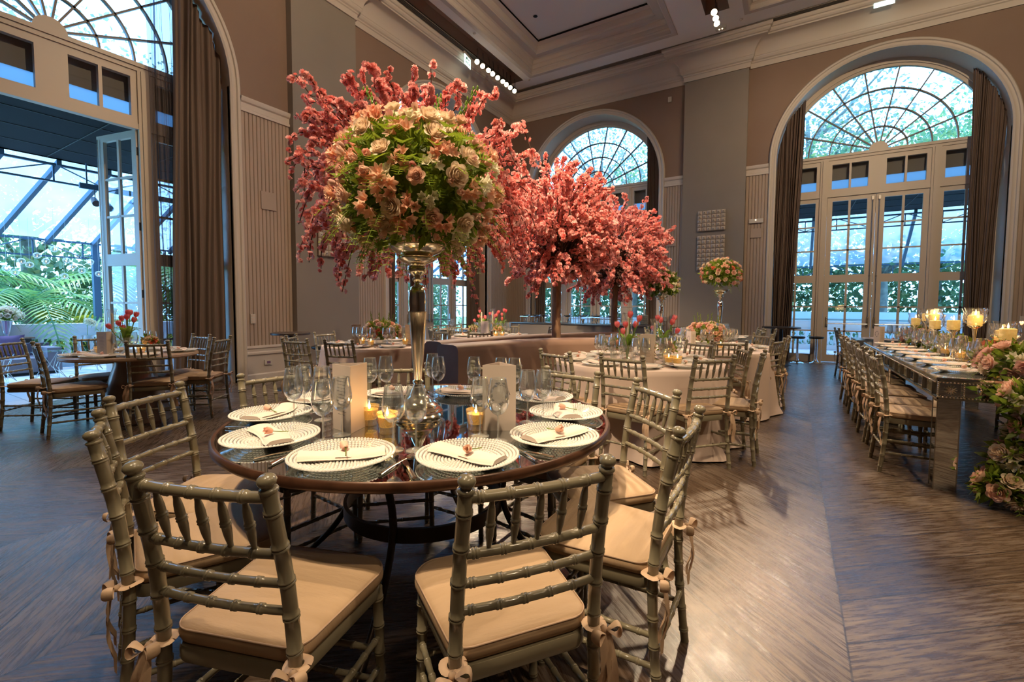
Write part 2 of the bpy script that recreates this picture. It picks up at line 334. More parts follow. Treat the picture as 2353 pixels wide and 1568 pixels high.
class Stamp:     # the first use places the original, later uses copy it
    def __init__(s, root): s.root = root; s.used = False
    def __call__(s, loc, rz=0, label=None, group=None, scale=None):
        if s.used: return dup(s.root, loc, rz, label, group, scale)
        s.used = True; r = s.root; r.location = loc; r.rotation_euler = (0, 0, rz)
        if label: r['label'] = label
        if group: r['group'] = group
        if scale: r.scale = (scale,)*3 if isinstance(scale, (int, float)) else scale
        return r
def part_copies(src, parent, mats):
    for i, M_ in enumerate(mats):
        o = src if i == 0 else src.copy()
        if i: C.objects.link(o)
        o.parent = parent; o.matrix_local = M_
def scatter(name, tv, tf, mats, pos, m, parent=None, smooth=0):
    tv = np.asarray(tv, float); mats = np.asarray(mats); pos = np.asarray(pos)
    V = np.einsum('kij,nj->kni', mats, tv)+pos[:, None, :]; k, n = V.shape[:2]
    me = bpy.data.meshes.new(name); F = []
    lens = [len(f) for f in tf]; flat = np.concatenate([np.array(f) for f in tf])
    allf = (flat[None, :]+(np.arange(k)*n)[:, None]).ravel()
    me.vertices.add(k*n); me.vertices.foreach_set('co', V.reshape(-1))
    me.loops.add(len(allf)); me.loops.foreach_set('vertex_index', allf.astype(np.int32))
    ls = np.tile(np.array(lens), k); st = np.concatenate([[0], np.cumsum(ls)[:-1]])
    me.polygons.add(len(ls)); me.polygons.foreach_set('loop_start', st.astype(np.int32))
    try: me.polygons.foreach_set('loop_total', ls.astype(np.int32))
    except Exception: pass
    me.update(calc_edges=True); me.validate(); me.materials.append(MT[m])
    if smooth: me.shade_smooth()
    o = bpy.data.objects.new(name, me); C.objects.link(o)
    if parent is not None: o.parent = parent
    return o
def rots(rng, dirs, spin=True):   # k x 3 x 3, local z -> dirs, random roll
    d = np.asarray(dirs, float); d = d/np.linalg.norm(d, axis=1, keepdims=True)
    a = np.where(np.abs(d[:, 2:3]) < .9, np.array([[0, 0, 1.]]), np.array([[1., 0, 0]])); x = np.cross(a, d); x /= np.linalg.norm(x, axis=1, keepdims=True); y = np.cross(d, x)
    t = rng.uniform(0, 2*PI, len(d)) if spin else np.zeros(len(d)); c, s_ = np.cos(t)[:, None], np.sin(t)[:, None]
    return np.stack([x*c+y*s_, -x*s_+y*c, d], axis=2)
def mz(loc, d, roll=0, s=1.0):
    q = Vector(d).normalized().to_track_quat('Z', 'Y'); return Matrix.Translation(loc) @ q.to_matrix().to_4x4() @ Matrix.Rotation(roll, 4, 'Z') @ Matrix.Scale(s, 4)
XA, YB, ZC = -7.8, 12.6, 7.72
def TA(u, d, z): return (XA-d, u, z)
def TB(u, d, z): return (u, YB+d, z)
REC = .53
# ---------------- shell ----------------
b = MB(); b.grid(1, 1, lambda s, t: (-8.4+17.4*s, -6+19.2*t, 0)); struct(b.build('floor', 'floor_wood'))
RV = []
def arch_wall(name, T, u0, u1, cs, R, zs, ztop, m):
    b = MB()
    def q(ua, ub, za, zb, d):
        b.add([T(ua, d, za), T(ub, d, za), T(ub, d, zb), T(ua, d, zb)], [(0, 1, 2, 3)])
    for d in (0, REC-.02):
        x = u0
        for c in cs:
            q(x, c-R, 0, ztop, d); N = 40
            pts = [(c-R*math.cos(PI*i/N), zs+R*math.sin(PI*i/N)) for i in range(N+1)]
            for (a, z1), (e, z2) in zip(pts, pts[1:]):
                b.add([T(a, d, z1), T(e, d, z2), T(e, d, ztop), T(a, d, ztop)], [(0, 1, 2, 3)])
            x = c+R
        q(x, u1, 0, ztop, d)
    for c in cs:
        rv = MB()
        path = [(c-R, 0)]+[(c-R*math.cos(PI*i/40), zs+R*math.sin(PI*i/40)) for i in range(41)]+[(c+R, 0)]
        rv.strip([[T(u, 0, z), T(u, REC-.02, z)] for u, z in path]); RV.append(rv)
    return struct(b.build(name, m))
RI, ZS = 1.95, 4.79
arch_wall('wall_left', TA, -6, YB+.5, (2.07, 9.3), RI, ZS, 8.6, 'wall_paint')
arch_wall('wall_far', TB, XA-.5, 9, (-5.11, 1.5), RI, ZS, 8.6, 'wall_paint')
for i, rv in enumerate(RV): struct(rv.build('trim_%d' % (90+i), 'frame_paint', smooth=40))
b = MB(); b.box(9, 9.2, -6, 13.1, 0, 8.6); struct(b.build('wall_right', 'wall_paint'))
b = MB(); b.box(-8.4, 9.2, -6.2, -6, 0, 8.6); struct(b.build('wall_near', 'wall_paint'))
def sweep_arch(T, c, prof, R0=RI, z0=0, n=48):
    st = [(-1, 0, z0)]+[(-math.cos(PI*i/n), math.sin(PI*i/n), None) for i in range(n+1)]+[(1, 0, z0)]
    rows = []
    for ux, uz, zz in st:
        row = []
        for r, h in prof:
            row.append(T(c+ux*(R0+r), -h, ZS+uz*(R0+r)) if zz is None else T(c+ux*(R0+r), -h, zz))
        rows.append(row)
    return rows
for i, (T, c) in enumerate(((TA, 2.07), (TA, 9.3), (TB, -5.11), (TB, 1.5))):
    b = MB(); b.strip(sweep_arch(T, c, [(0, -.06), (0, .03), (.03, .045), (.06, .03), (.09, .035), (.10, .06), (.13, .07), (.15, .05), (.155, 0)]))
    struct(b.build('trim_%d' % (i+1), 'trim_paint', smooth=40))
# pilasters
for i, (T, a, e, dd) in enumerate(((TA, 5.02, 6.41, .15), (TB, -2.53, -1.08, .12))):
    b = MB(); b.box(a, e, -dd, 0, 0, 7.3, T); b.box(a-.02, e+.02, -dd-.03, 0, 0, .22, T); struct(b.build('trim_%d' % (5+i), 'pilaster_paint'))
# beadboard, dado rail, lower mouldings
SEG = [(TA, -1, .0), (TA, 4.17, 5.02), (TA, 6.41, 7.2), (TA, 11.4, 12.6), (TB, -7.8, -7.21), (TB, -3.01, -2.53), (TB, -1.08, -.6), (TB, 3.6, 6.5)]
n_ = 6
for T, a, e in SEG:
    n_ += 1; b = MB(); k = max(1, round((e-a)/.065)); row = []
    for j in range(k):
        x = a+(e-a)*j/k; w = (e-a)/k
        row += [(x, .012), (x+w*.12, .028), (x+w*.45, .032), (x+w*.85, .028), (x+w*.93, .012)]
    row += [(e, .012)]
    b.strip([[T(u, -h, .6) for u, h in row], [T(u, -h, 4.5) for u, h in row]]); struct(b.build('trim_%d' % n_, 'panel_paint', smooth=30))
    n_ += 1; b = MB()
    def ext(prof): b.strip([[T(a, -h, z) for h, z in prof], [T(e, -h, z) for h, z in prof]])
    ext([(0, 4.46), (.05, 4.46), (.05, 4.50), (.03, 4.52), (.035, 4.60), (.06, 4.62), (.075, 4.66), (.075, 4.69), (0, 4.69)])
    ext([(0, .60), (.045, .60), (.05, .56), (.03, .54), (.03, .50), (.05, .48), (.05, .45), (.02, .43), (.02, .12), (.04, .10), (.045, 0)])
    struct(b.build('trim_%d' % n_, 'trim_paint', smooth=30))
# cornice
def offset_path(P, d):
    out = []
    for i in range(len(P)):
        a = Vector(P[i])-Vector(P[i-1]) if i else None; e = Vector(P[i+1])-Vector(P[i]) if i < len(P)-1 else None
        n1 = Vector((a.y, -a.x)).normalized() if a else None; n2 = Vector((e.y, -e.x)).normalized() if e else None
        if n1 is None: n = n2
        elif n2 is None: n = n1
        else: n = (n1+n2); n = n/ (n.dot(n1))
        out.append((P[i][0]+n.x*d, P[i][1]+n.y*d))
    return out
CP = [(XA, -3), (XA, 5.02), (XA+.15, 5.02), (XA+.15, 6.41), (XA, 6.41), (XA, YB), (-2.53, YB), (-2.53, YB-.12), (-1.08, YB-.12), (-1.08, YB), (8.9, YB)]
PR = [(.0, 6.99), (.03, 6.99), (.03, 7.10), (.05, 7.115), (.05, 7.14), (.08, 7.16), (.10, 7.20), (.10, 7.225)]
PR += [(.11+.26*(1-math.cos(t)), 7.235+.26*math.sin(t)*1.05) for t in [PI/2*i/8 for i in range(9)]]
PR += [(.39, 7.51), (.39, 7.54), (.42, 7.55), (.445, 7.58), (.445, 7.62), (.47, 7.63), (.49, 7.66), (.49, ZC)]
b = MB(); b.strip([[(*q, z) for q in offset_path(CP, h)] for h, z in PR])
struct(b.build('trim_40', 'trim_paint', smooth=25))
# ceiling with coffers and light troughs
HOLES = [(-6.4, -2.65, 4.2, 11.4, 'c'), (-1.0, 2.75, 4.2, 11.4, 'c'), (-7.2, -6.75, 3, 11.55, 't'), (-1.86, -1.38, -2, 11.12, 't')]
xs = sorted({XA-.5, 9.0, *[h[0] for h in HOLES], *[h[1] for h in HOLES]}); ys = sorted({-6.0, 13.0, *[h[2] for h in HOLES], *[h[3] for h in HOLES]})
b = MB()
for x0, x1 in zip(xs, xs[1:]):
    for y0, y1 in zip(ys, ys[1:]):
        mx, my = (x0+x1)/2, (y0+y1)/2
        if not any(h[0] < mx < h[1] and h[2] < my < h[3] for h in HOLES): b.add([(x0, y0, ZC), (x1, y0, ZC), (x1, y1, ZC), (x0, y1, ZC)], [(0, 1, 2, 3)])
b.box(XA-.5, 9, -6, 13, 8.75, 8.8)
struct(b.build('ceiling', 'ceiling_paint'))
def rect_ring(b, x0, x1, y0, y1, prof):
    rows = [[(x0+h, y0+h, z), (x1-h, y0+h, z), (x1-h, y1-h, z), (x0+h, y1-h, z), (x0+h, y0+h, z)] for h, z in prof]
    b.strip(rows)
n_ = 41
for x0, x1, y0, y1, k in HOLES:
    b = MB()
    if k == 'c':
        rect_ring(b, x0, x1, y0, y1, [(-.12, ZC-.001), (-.12, ZC-.02), (-.02, ZC-.02), (0, ZC), (0, 7.80), (.03, 7.83), (.05, 7.83), (.05, 7.93), (.08, 7.95), (.10, 8.00), (.10, 8.03), (.14, 8.05), (.30, 8.05), (.30, 8.07), (.34, 8.10), (.36, 8.17), (.36, 8.22), (.40, 8.24), (.44, 8.27)])
        struct(b.build('trim_%d' % n_, 'trim_paint', smooth=25)); n_ += 1
        b = MB(); b.box(x0+.44, x1-.44, y0+.44, y1-.44, 8.32, 8.36); struct(b.build('trim_%d' % n_, 'coffer_panel')); n_ += 1
        b = MB(); rect_ring(b, x0, x1, y0, y1, [(.44, 8.27), (.40, 8.29), (.40, 8.34), (.5, 8.34)]); struct(b.build('trim_%d' % n_, 'slot_dark')); n_ += 1
    else:
        rect_ring(b, x0, x1, y0, y1, [(0, ZC), (0, 8.05)]); b.add([(x0, y0, 8.05), (x1, y0, 8.05), (x1, y1, 8.05), (x0, y1, 8.05)], [(0, 1, 2, 3)])
        struct(b.build('trim_%d' % n_, 'panel_paint')); n_ += 1
# slot diffusers
def vent(T, a, e, off, label):
    r = thing('ceiling_vent', label, 'air vent'); b = MB(); b.box(a, e, -off-.13, -off, ZC-.012, ZC+.02, T); b.build('backing', 'slot_dark', r)
    for j in range(4):
        b = MB(); o = off+.005+j*.038; b.box(a, e, -o-.012, -o, ZC-.022, ZC-.004, T); b.build('slat', 'slat_metal', r)
vent(TA, 7.2, YB-.62, .50, 'long dark slotted air vent in the ceiling beside the row of nine lamps')
vent(TB, XA+.48, 4.5, .50, 'long dark slotted air vent in the ceiling running above the two right-hand arches')
# ---------------- arched window and door units ----------------
RG = 1.76; ZF = 4.82
def grid_frame(b, T, u0, u1, z0, z1, ucuts, zcuts, d0, d1, w=.022):
    for u in ucuts: b.box(u-w/2, u+w/2, d0, d1, z0, z1, T)
    for z in zcuts: b.box(u0, u1, d0, d1, z-w/2, z+w/2, T)
def leaf_parts(T, u0, u1, parent, bar=True, sgn=1):
    """one glazed leaf from u0 to u1 (hinge..meeting side), z 0.02..3.86, in plane d -0.02..0.03"""
    b = MB(); g = [u0+.045+.0, u1-.13] if sgn > 0 else [u0+.13, u1-.045]
    ga, gb = (u0+.10, u1-.15) if sgn > 0 else (u0+.15, u1-.10)
    for a, e in ((u0, ga), (gb, u1)): b.box(a, e, -.022, .028, .02, 3.86, T)
    for a, e in ((.02, .18), (1.88, 2.06), (3.76, 3.86)): b.box(ga, gb, -.022, .028, a, e, T)
    mid = (ga+gb)/2; r = b.build('leaf_frame', 'frame_paint', parent)
    b = MB(); b.box(mid-.022, mid+.022, -.015, .02, .18, 1.88, T); b.box(mid-.022, mid+.022, -.015, .02, 2.06, 3.76, T)
    for z in (.747, 1.313): b.box(ga, gb, -.015, .02, z-.016, z+.016, T)
    for z in (2.627, 3.193): b.box(ga, gb, -.015, .02, z-.016, z+.016, T)
    b.build('glazing_bars', 'frame_paint', parent)
    b = MB()
    for za, zb in ((.18, 1.88), (2.06, 3.76)): b.add([T(ga, .004, za), T(gb, .004, za), T(gb, .004, zb), T(ga, .004, zb)], [(0, 1, 2, 3)])
    b.build('pane', 'pane', parent)
def window_unit(k, T, c, closed=True):
    D = REC
    def Tw(u, d, z): return T(c+u, D+d, z)
    root = bpy.data.objects.new('window_%d' % k, None); C.objects.link(root); root['kind'] = 'structure'
    # outer ring and fanlight glass
    b = MB(); N = 48; rows = []
    for i in range(N+1):
        a = PI*i/N; cs, sn = -math.cos(a), math.sin(a)
        rows.append([Tw(cs*RI, -.05, ZF-.03+sn*RI), Tw(cs*(RI-.10), -.05, ZF-.03+sn*(RI-.10)), Tw(cs*(RI-.10), -.02, ZF-.03+sn*(RI-.10)), Tw(cs*RG, -.02, ZF+sn*RG), Tw(cs*RG, .05, ZF+sn*RG), Tw(cs*RI, .05, ZF+sn*RI)])
    b.strip(rows); b.build('arch_frame', 'frame_paint', root, smooth=30)
    b = MB(); b.add([Tw(0, .004, ZF)]+[Tw(-math.cos(PI*i/N)*RG, .004, ZF+math.sin(PI*i/N)*RG) for i in range(N+1)], [(0, i+1, i+2) for i in range(N)]); b.build('fanlight_pane', 'pane', root)
    b = MB()
    for j in range(1, 9):
        a = math.radians(20*j); dx, dz = math.cos(a), math.sin(a); px, pz = -dz*.013, dx*.013
        for d in (0,):
            P = [(dx*.15-px, dz*.15-pz), (dx*RG-px, dz*RG-pz), (dx*RG+px, dz*RG+pz), (dx*.15+px, dz*.15+pz)]
            b.prism([(x, z) for x, z in P], -.025, .03, lambda x, z, d_: Tw(x, d_, ZF+z))
    for R_ in (.50, .90, 1.31):
        rows = []
        for i in range(41):
            a = PI*i/40; cs, sn = -math.cos(a), math.sin(a)
            rows.append([Tw(cs*(R_+o), d, ZF+sn*(R_+o)) for o, d in ((-.013, -.025), (.013, -.025), (.013, .03), (-.013, .03), (-.013, -.025))])
        b.strip(rows)
    b.build('fanlight_bars', 'bar_silhouette', root, smooth=30)
    b = MB(); b.prism([(.17*math.cos(PI*i/16), .17*math.sin(PI*i/16)) for i in range(17)], -.05, .04, lambda x, z, d_: Tw(x, d_, ZF+z)); b.build('fanlight_hub', 'frame_paint', root)
    # sill beam + transom panel
    b = MB(); b.box(-RI, RI, -.07, .06, ZF-.06, ZF, Tw); b.box(-RI, RI, -.05, .05, ZF-.12, ZF-.06, Tw); b.box(-RI, RI, -.03, .05, 4.60, ZF-.12, Tw)
    b.box(-RI, RI, -.03, .05, 3.94, 4.04, Tw); b.box(-RI, RI, -.05, .05, 3.86, 3.94, Tw)
    holes = [(-1.83, -1.50), (-1.46, -1.13), (-.83, -.51), (-.47, -.16), (.16, .47), (.51, .83), (1.13, 1.46), (1.50, 1.83)]
    x = -RI
    for a, e in holes+[(RI, RI)]: b.box(x, a, -.03, .05, 4.04, 4.60, Tw); x = e
    for s in (-1, 1): b.box(s*.98-.075, s*.98+.075, -.06, .05, 0, ZF-.12, Tw); b.box(s*.98-.035, s*.98+.035, -.08, -.06, 0, ZF-.12, Tw)
    b.build('transom_frame', 'frame_paint', root)
    b = MB()
    for a, e in holes: b.add([Tw(a, .01, 4.04), Tw(e, .01, 4.04), Tw(e, .01, 4.6), Tw(a, .01, 4.6)], [(0, 1, 2, 3)])
    b.build('transom_pane', 'pane', root)
    # sidelights
    for s in (-1, 1):
        a, e = (1.055, RI-.0) if s > 0 else (-RI, -1.055)
        b = MB(); ga, gb = (1.13, 1.83) if s > 0 else (-1.83, -1.13)
        for q, w in ((a, ga), (gb, e)): b.box(q, w, -.022, .03, 0, 3.86, Tw)
        for q, w in ((0, .18), (1.88, 2.06), (3.76, 3.86)): b.box(ga, gb, -.022, .03, q, w, Tw)
        m_ = (ga+gb)/2; b.box(m_-.02, m_+.02, -.015, .02, .18, 3.76, Tw)
        for z in (.747, 1.313, 2.627, 3.193): b.box(ga, gb, -.015, .02, z-.016, z+.016, Tw)
        b.build('sidelight_frame', 'frame_paint', root)
        b = MB(); b.add([Tw(ga, .004, .18), Tw(gb, .004, .18), Tw(gb, .004, 3.76), Tw(ga, .004, 3.76)], [(0, 1, 2, 3)]); b.build('sidelight_pane', 'pane', root)
    # doors
    for s in (-1, 1):
        dr = bpy.data.objects.new('door_%d' % (2*k-1+(s > 0)), None); C.objects.link(dr); dr['kind'] = 'structure'
        if closed:
            leaf_parts(Tw, *((0.004, .90) if s > 0 else (-.90, -.004)), dr, sgn=-s)
            for v in (0.06, .82):
                b = MB(); u = s*v; b.box(u-.018, u+.018, -.06, -.02, .86, 1.08, Tw); b.box(u-.01, u+.01, -.10, -.06, .90, .94, Tw); b.build('latch_case', 'steel', dr)
            b = MB(); b.tube([Tw(s*.06, -.09, .92), Tw(s*.82, -.09, .92)], .011, 8); b.build('push_bar', 'steel', dr)
            b = MB(); b.tube([Tw(s*.06, -.045, 1.08), Tw(s*.06, -.045, 3.8)], .009, 6); b.box(s*.06-.02, s*.06+.02, -.06, -.02, 3.72, 3.8, Tw); b.box(s*.06-.014, s*.06+.014, -.055, -.02, 2.0, 2.03, Tw); b.build('vertical_rod', 'steel', dr)
        else:
            h = s*.905; ang = math.radians(78 if s > 0 else 100)
            def Th(u, d, z, s=s, h=h):
                # rotate the leaf about its hinge so that it swings outwards
                lu = (h-u)*s                       # distance from hinge
                return Tw(h-s*(lu*math.cos(ang))-s*d*math.sin(ang), lu*math.sin(ang)-d*math.cos(ang), z)
            leaf_parts(Th, *((0.004, .90) if s > 0 else (-.90, -.004)), dr, sgn=-s)
            for z in (.35, 1.45, 2.45, 3.55):
                b = MB(); b.box(s*.90-.02, s*.90+.02, -.0, .09, z-.06, z+.06, Tw); b.build('hinge', 'black', dr)
            b = MB(); b.tube([Th(s*.06, .05, .5), Th(s*.06, .05, 3.8)], .009, 6); b.build('vertical_rod', 'steel', dr)
    # boards closing the roof void behind the transom lights
    b = MB(); b.box(-RI-.2, RI+.2, .12, .14, 4.0, 4.27, Tw); struct(b.build('trim_%d' % (60+2*k), 'grey_board'))
    b = MB(); b.box(-RI-.2, RI+.2, .12, .14, 4.27, 4.74, Tw); b.box(-RI-.2, RI+.2, .05, .14, 4.74, 4.76, Tw); struct(b.build('trim_%d' % (61+2*k), 'dark_board'))
window_unit(1, TA, 2.07, closed=False); window_unit(2, TA, 9.3); window_unit(3, TB, -5.11); window_unit(4, TB, 1.5)

# ---------------- curtains ----------------
def curtain(name, T, c, uo, ui_top, ui_bot, d, m, label, waves=9, amp=.045, ph=0, uo_bot=None, zb=.01, z_mid=None):
    s_ = 1 if uo > 0 else -1
    uo_bot = uo if uo_bot is None else uo_bot
    def fn(a, t):
        ft = (1-t); uio = uo*ft+uo_bot*(1-ft)
        # t: 0 bottom 1 top
        ui = ui_bot+(ui_top-ui_bot)*(t**.8); uo_ = uo_bot+(uo-uo_bot)*(t**.8); u = uo_+(ui-uo_)*a
        zt = ZS+math.sqrt(max(.02, (RI-.012)**2-min(abs(u), RI-.02)**2)); z = zb+(zt-zb)*t
        w = amp*1.35*math.sin(2*PI*waves*(a+.06*math.sin(a*9+ph))+ph+.35*math.sin(t*3+a*5))*(1.0-.25*t)*(.65+.35*math.sin(a*17+2))+.02*math.sin(2*PI*waves*2.3*a+1+t*1.2)
        return T(c+u+.012*math.sin(7*t+9*a), d+w, z)
    b = MB(); b.grid(waves*12, 36, fn); o = b.build(name, m, smooth=180); return tag(o, label, 'curtain')
curtain('curtain', TA, 2.07, 1.94, 1.30, 1.12, .19, 'curtain', 'heavy brown curtain pooling on the floor at the right of the open terrace doors', 6, .075, uo_bot=1.88)
curtain('sheer_curtain', TA, 2.07, 1.36, .99, 1.02, .34, 'sheer', 'thin see-through dark voile hanging beside the open terrace doors', 6, .03)
curtain('curtain', TA, 9.3, 1.94, 1.40, 1.30, .26, 'curtain', 'brown curtain at the arch seen behind the tallest blossom tree', 6)
curtain('curtain', TA, 9.3, -1.94, -1.40, -1.50, .26, 'curtain', 'brown curtain half hidden behind the big silver vase', 6)
curtain('curtain', TB, -5.11, -1.94, -1.50, -1.60, .26, 'curtain', 'brown curtain left of the arch behind the two rear blossom trees', 6)
curtain('curtain', TB, -5.11, 1.94, 1.53, 1.62, .26, 'curtain', 'brown curtain at the right edge of the middle arch', 6)
curtain('curtain', TB, 1.5, -1.94, -1.40, -1.56, .24, 'curtain', 'brown curtain at the left side of the right-hand arch behind the bar stools', 8)
curtain('curtain', TB, 1.5, 1.94, 1.42, 1.50, .24, 'curtain', 'brown curtain at the right side of the right-hand arch', 8, uo_bot=1.80)

# ---------------- terrace ----------------
ZT = -.03
b = MB(); b.add([(-14.2, -8, ZT), (-8.38, -8, ZT), (-8.38, 19.2, ZT), (-14.2, 19.2, ZT), (-8.38, 13.18, ZT), (14, 13.18, ZT), (14, 19.2, ZT)], [(0, 1, 2, 3), (4, 5, 6, 2)])
o = b.build('terrace_floor', 'terrace_tile'); struct(o)
b = MB(); b.add([(-80, -60, -1.2), (80, -60, -1.2), (80, 90, -1.2), (-80, 90, -1.2)], [(0, 1, 2, 3)]); tag(b.build('lawn', 'lawn'), 'green ground beyond the terrace balustrade', 'grass', kind='structure')
SD, ED = 4.05, 5.6      # soffit depth, eave depth (from the wall plane)
for i, (T, a, e) in enumerate(((TA, -8, YB+ED), (TB, XA-.55, 14))):
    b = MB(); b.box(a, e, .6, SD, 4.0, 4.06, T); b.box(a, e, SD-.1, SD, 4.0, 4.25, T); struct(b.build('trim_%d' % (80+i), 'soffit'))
    b = MB(); y = 0
    u = a
    while u < e: b.box(u, u+.012, .62, SD-.12, 3.992, 4.0, T); u += 1.2
    for d in (1.4, 2.3, 3.2): b.box(a, e, d, d+.012, 3.992, 4.0, T)
    struct(b.build('trim_%d' % (82+i), 'black'))
    r = bpy.data.objects.new('glass_roof', None); C.objects.link(r)
    tag(r, ['pale sheet roof on blue steel trusses over the left-hand terrace', 'pale sheet roof on blue steel trusses seen through the far doors'][i], 'roof', kind='structure')
    zs, ze = 4.02, 2.68
    b = MB(); b.add([T(a, SD, zs), T(e, SD, zs), T(e, ED, ze), T(a, ED, ze)], [(0, 1, 2, 3)]); b.build('roof_sheet', 'roof_sheet', r)
    u = (-.6 if i == 0 else -9.0); sk, st_ = ((.6, .74) if i == 0 else (0, 2.35))
    while u < e:
        b = MB(); b.add([T(u+sk, SD, zs-.02), T(u+sk+.07, SD, zs-.02), T(u+.07, ED, ze-.02), T(u, ED, ze-.02), T(u+sk, SD, zs-.12), T(u+sk+.07, SD, zs-.12), T(u+.07, ED, ze-.12), T(u, ED, ze-.12)], [(0, 1, 2, 3), (4, 5, 6, 7), (0, 3, 7, 4), (1, 2, 6, 5), (0, 1, 5, 4), (2, 3, 7, 6)]); b.build('rafter', 'steel_blue', r); u += st_
    for dd, zz, hh in ((SD+.05, 3.93, .32), (ED, ze-.02, .34)):
        b = MB(); b.box(a, e, dd-.03, dd+.03, zz-.04, zz, T); b.box(a, e, dd-.025, dd+.025, zz-hh-.03, zz-hh, T)
        u = a; k = 0
        while u < e-.8:
            b.box(u-.012, u+.012, dd-.012, dd+.012, zz-hh, zz, T); z0, z1 = (zz-hh, zz) if k % 2 else (zz, zz-hh); b.tube([T(u, dd, z0), T(u+.78, dd, z1)], .012, 4); u += .78; k += 1
        b.build('truss', 'steel_blue', r)
    for u in ((3.91, 11.2, 17.9, -2.2) if i == 0 else (-7.2, -1.9, 3.4, 8.7)):
        b = MB(); b.box(u-.06, u+.06, ED-.06, ED+.06, -.03, ze-.05, T); b.build('steel_post', 'steel_blue', r)
# balustrade
def balustrade(T, a, e, d, label):
    r = thing('balustrade', label, 'balustrade')
    b = MB(); b.box(a, e, d-.13, d+.13, .80, .88, T); b.box(a, e, d-.10, d+.10, .62, .80, T); b.box(a, e, d-.13, d+.13, .57, .62, T); b.build('top_rail', 'white_paint', r)
    b = MB(); b.box(a, e, d-.13, d+.13, -.03, .12, T); b.build('bottom_rail', 'white_paint', r)
    prof = [(.05, .12), (.05, .15), (.03, .17), (.045, .22), (.062, .29), (.055, .36), (.03, .45), (.028, .50), (.045, .52), (.045, .57)]
    b = MB(); b.lathe([(q, z) for q, z in prof], 12); src = b.build('baluster', 'white_paint', r, smooth=40)
    u = a+.15; k = 0; n_lim = 90
    us = []
    while u < e and len(us) < n_lim: us.append(u); u += .2
    part_copies(src, r, [Matrix.Translation(T(u, d, 0)) for u in us])
balustrade(TA, 1.6, 12.0, 5.5, 'white stone balustrade behind the lounge on the left terrace')
balustrade(TB, -8, 9.5, 4.9, 'white stone balustrade seen through the far glass doors')
# ---------------- garden ----------------
rng = np.random.default_rng(7)
LQ = [(0, 0, 0), (.5, .28, .12), (1, 0, 0), (.5, -.28, .12)]
def tree(seed, h, r, n, leafm, lean=0, bare=.0, size=.26):
    g = np.random.default_rng(seed); root = thing('garden_tree', 'tree', 'tree')
    b = MB(); b.tube([(0, 0, -1.2), (lean*.3, 0, h*.25), (lean*.7, .1, h*.5), (lean, 0, h*.8)], [.28, .22, .16, .06], 8)
    tips = []
    for i in range(16):
        a = g.uniform(0, 2*PI); z0 = h*g.uniform(.3, .75); st = Vector((lean*z0/h, 0, z0)); en = st+Vector((math.cos(a)*r*g.uniform(.4, .9), math.sin(a)*r*g.uniform(.4, .9), h*g.uniform(.08, .3)))
        b.tube([st, (st+en)/2+Vector((0, 0, -.15)), en], [.09, .055, .02], 5); tips.append(en)
    b.build('trunk', 'trunk', root, smooth=60)
    cs = np.array([[t.x, t.y, t.z] for t in tips]+[[lean+g.normal(0, r*.4), g.normal(0, r*.4), h*g.uniform(.45, 1)] for _ in range(26)])
    idx = g.integers(0, len(cs), n); p = cs[idx]+g.normal(0, r*.24, (n, 3))*np.array([1, 1, .7])
    R_ = rots(g, g.normal(0, 1, (n, 3))+[0, 0, .6])*size*g.uniform(.6, 1.2, n)[:, None, None]
    scatter('foliage', LQ, [(0, 1, 2, 3)], R_, p, leafm, root); return root
T1 = Stamp(tree(1, 8, 2.8, 6500, 'tree_leaf', size=.2)); T2 = Stamp(tree(2, 11, 3.2, 4600, 'tree_leaf_pale', .8, size=.20)); T3 = Stamp(tree(3, 7, 2.6, 6500, 'tree_leaf', size=.2))
TL = [(T1, -21, 4.5, 'broad dark tree beyond the left terrace'), (T2, -24, 8, 'tall pale tree seen through the left fanlight'), (T3, -20, 1.2, 'bushy tree at the far left beyond the balustrade'), (T2, -20, 1, 'tall pale tree overhanging the left fanlight'),
 (T1, -20, 19, 'tree behind the arch hidden by the tallest blossom tree'), (T2, -23, 25, 'pale tree above the half-hidden left arch'),
 (T2, -9.5, 23, 'tall pale tree filling the middle fanlight'), (T1, -12.5, 22, 'dark tree at the left of the middle arch'), (T3, -6.5, 21.5, 'low leafy tree behind the buffet window'),
 (T2, 1, 22, 'tall pale tree filling the right-hand fanlight'), (T1, 4.5, 23, 'leafy tree behind the right-hand double doors'), (T3, -.8, 21, 'tree with a leaning trunk outside the right-hand arch'), (T2, 7, 26, 'pale tree at the right of the right-hand arch'), (T3, 2.6, 20.6, 'bushy green tree low behind the glazed doors'), (T2, -4.5, 27, 'slender pale tree between the two far arches'), (T1, -15.5, 27, 'distant tree between the corner windows')]
for i, (st, x, y, lb) in enumerate(TL): st((x, y, 0), rng.uniform(0, 6), lb, 'garden trees beyond the terrace')
def hedge(name, x0, x1, y0, y1, z1, n, label, seed, ls=.16):
    g = np.random.default_rng(seed); p = g.uniform((x0, y0, -1.1), (x1, y1, z1), (n, 3)); p[:, 2] -= np.abs(g.normal(0, .25, n))
    R_ = rots(g, g.normal(0, 1, (n, 3)))*ls; tag(scatter(name, LQ, [(0, 1, 2, 3)], R_, p, 'hedge'), label, 'hedge', kind='stuff')
hedge('hedge', -15.6, -14.4, -2, 14, .75, 7000, 'dense green hedge just outside the left balustrade', 5)
hedge('hedge', -9, 10, 18.4, 19.6, .8, 8000, 'dense green hedge just outside the far balustrade', 6)
hedge('hedge', -14, 12, 21.5, 24.5, 3.6, 26000, 'tall green shrubbery behind the white garden wall', 9, .26)
hedge('hedge', -19, -17.2, -2, 22, 3.0, 22000, 'tall dark green shrubbery behind the palms', 8, .24)
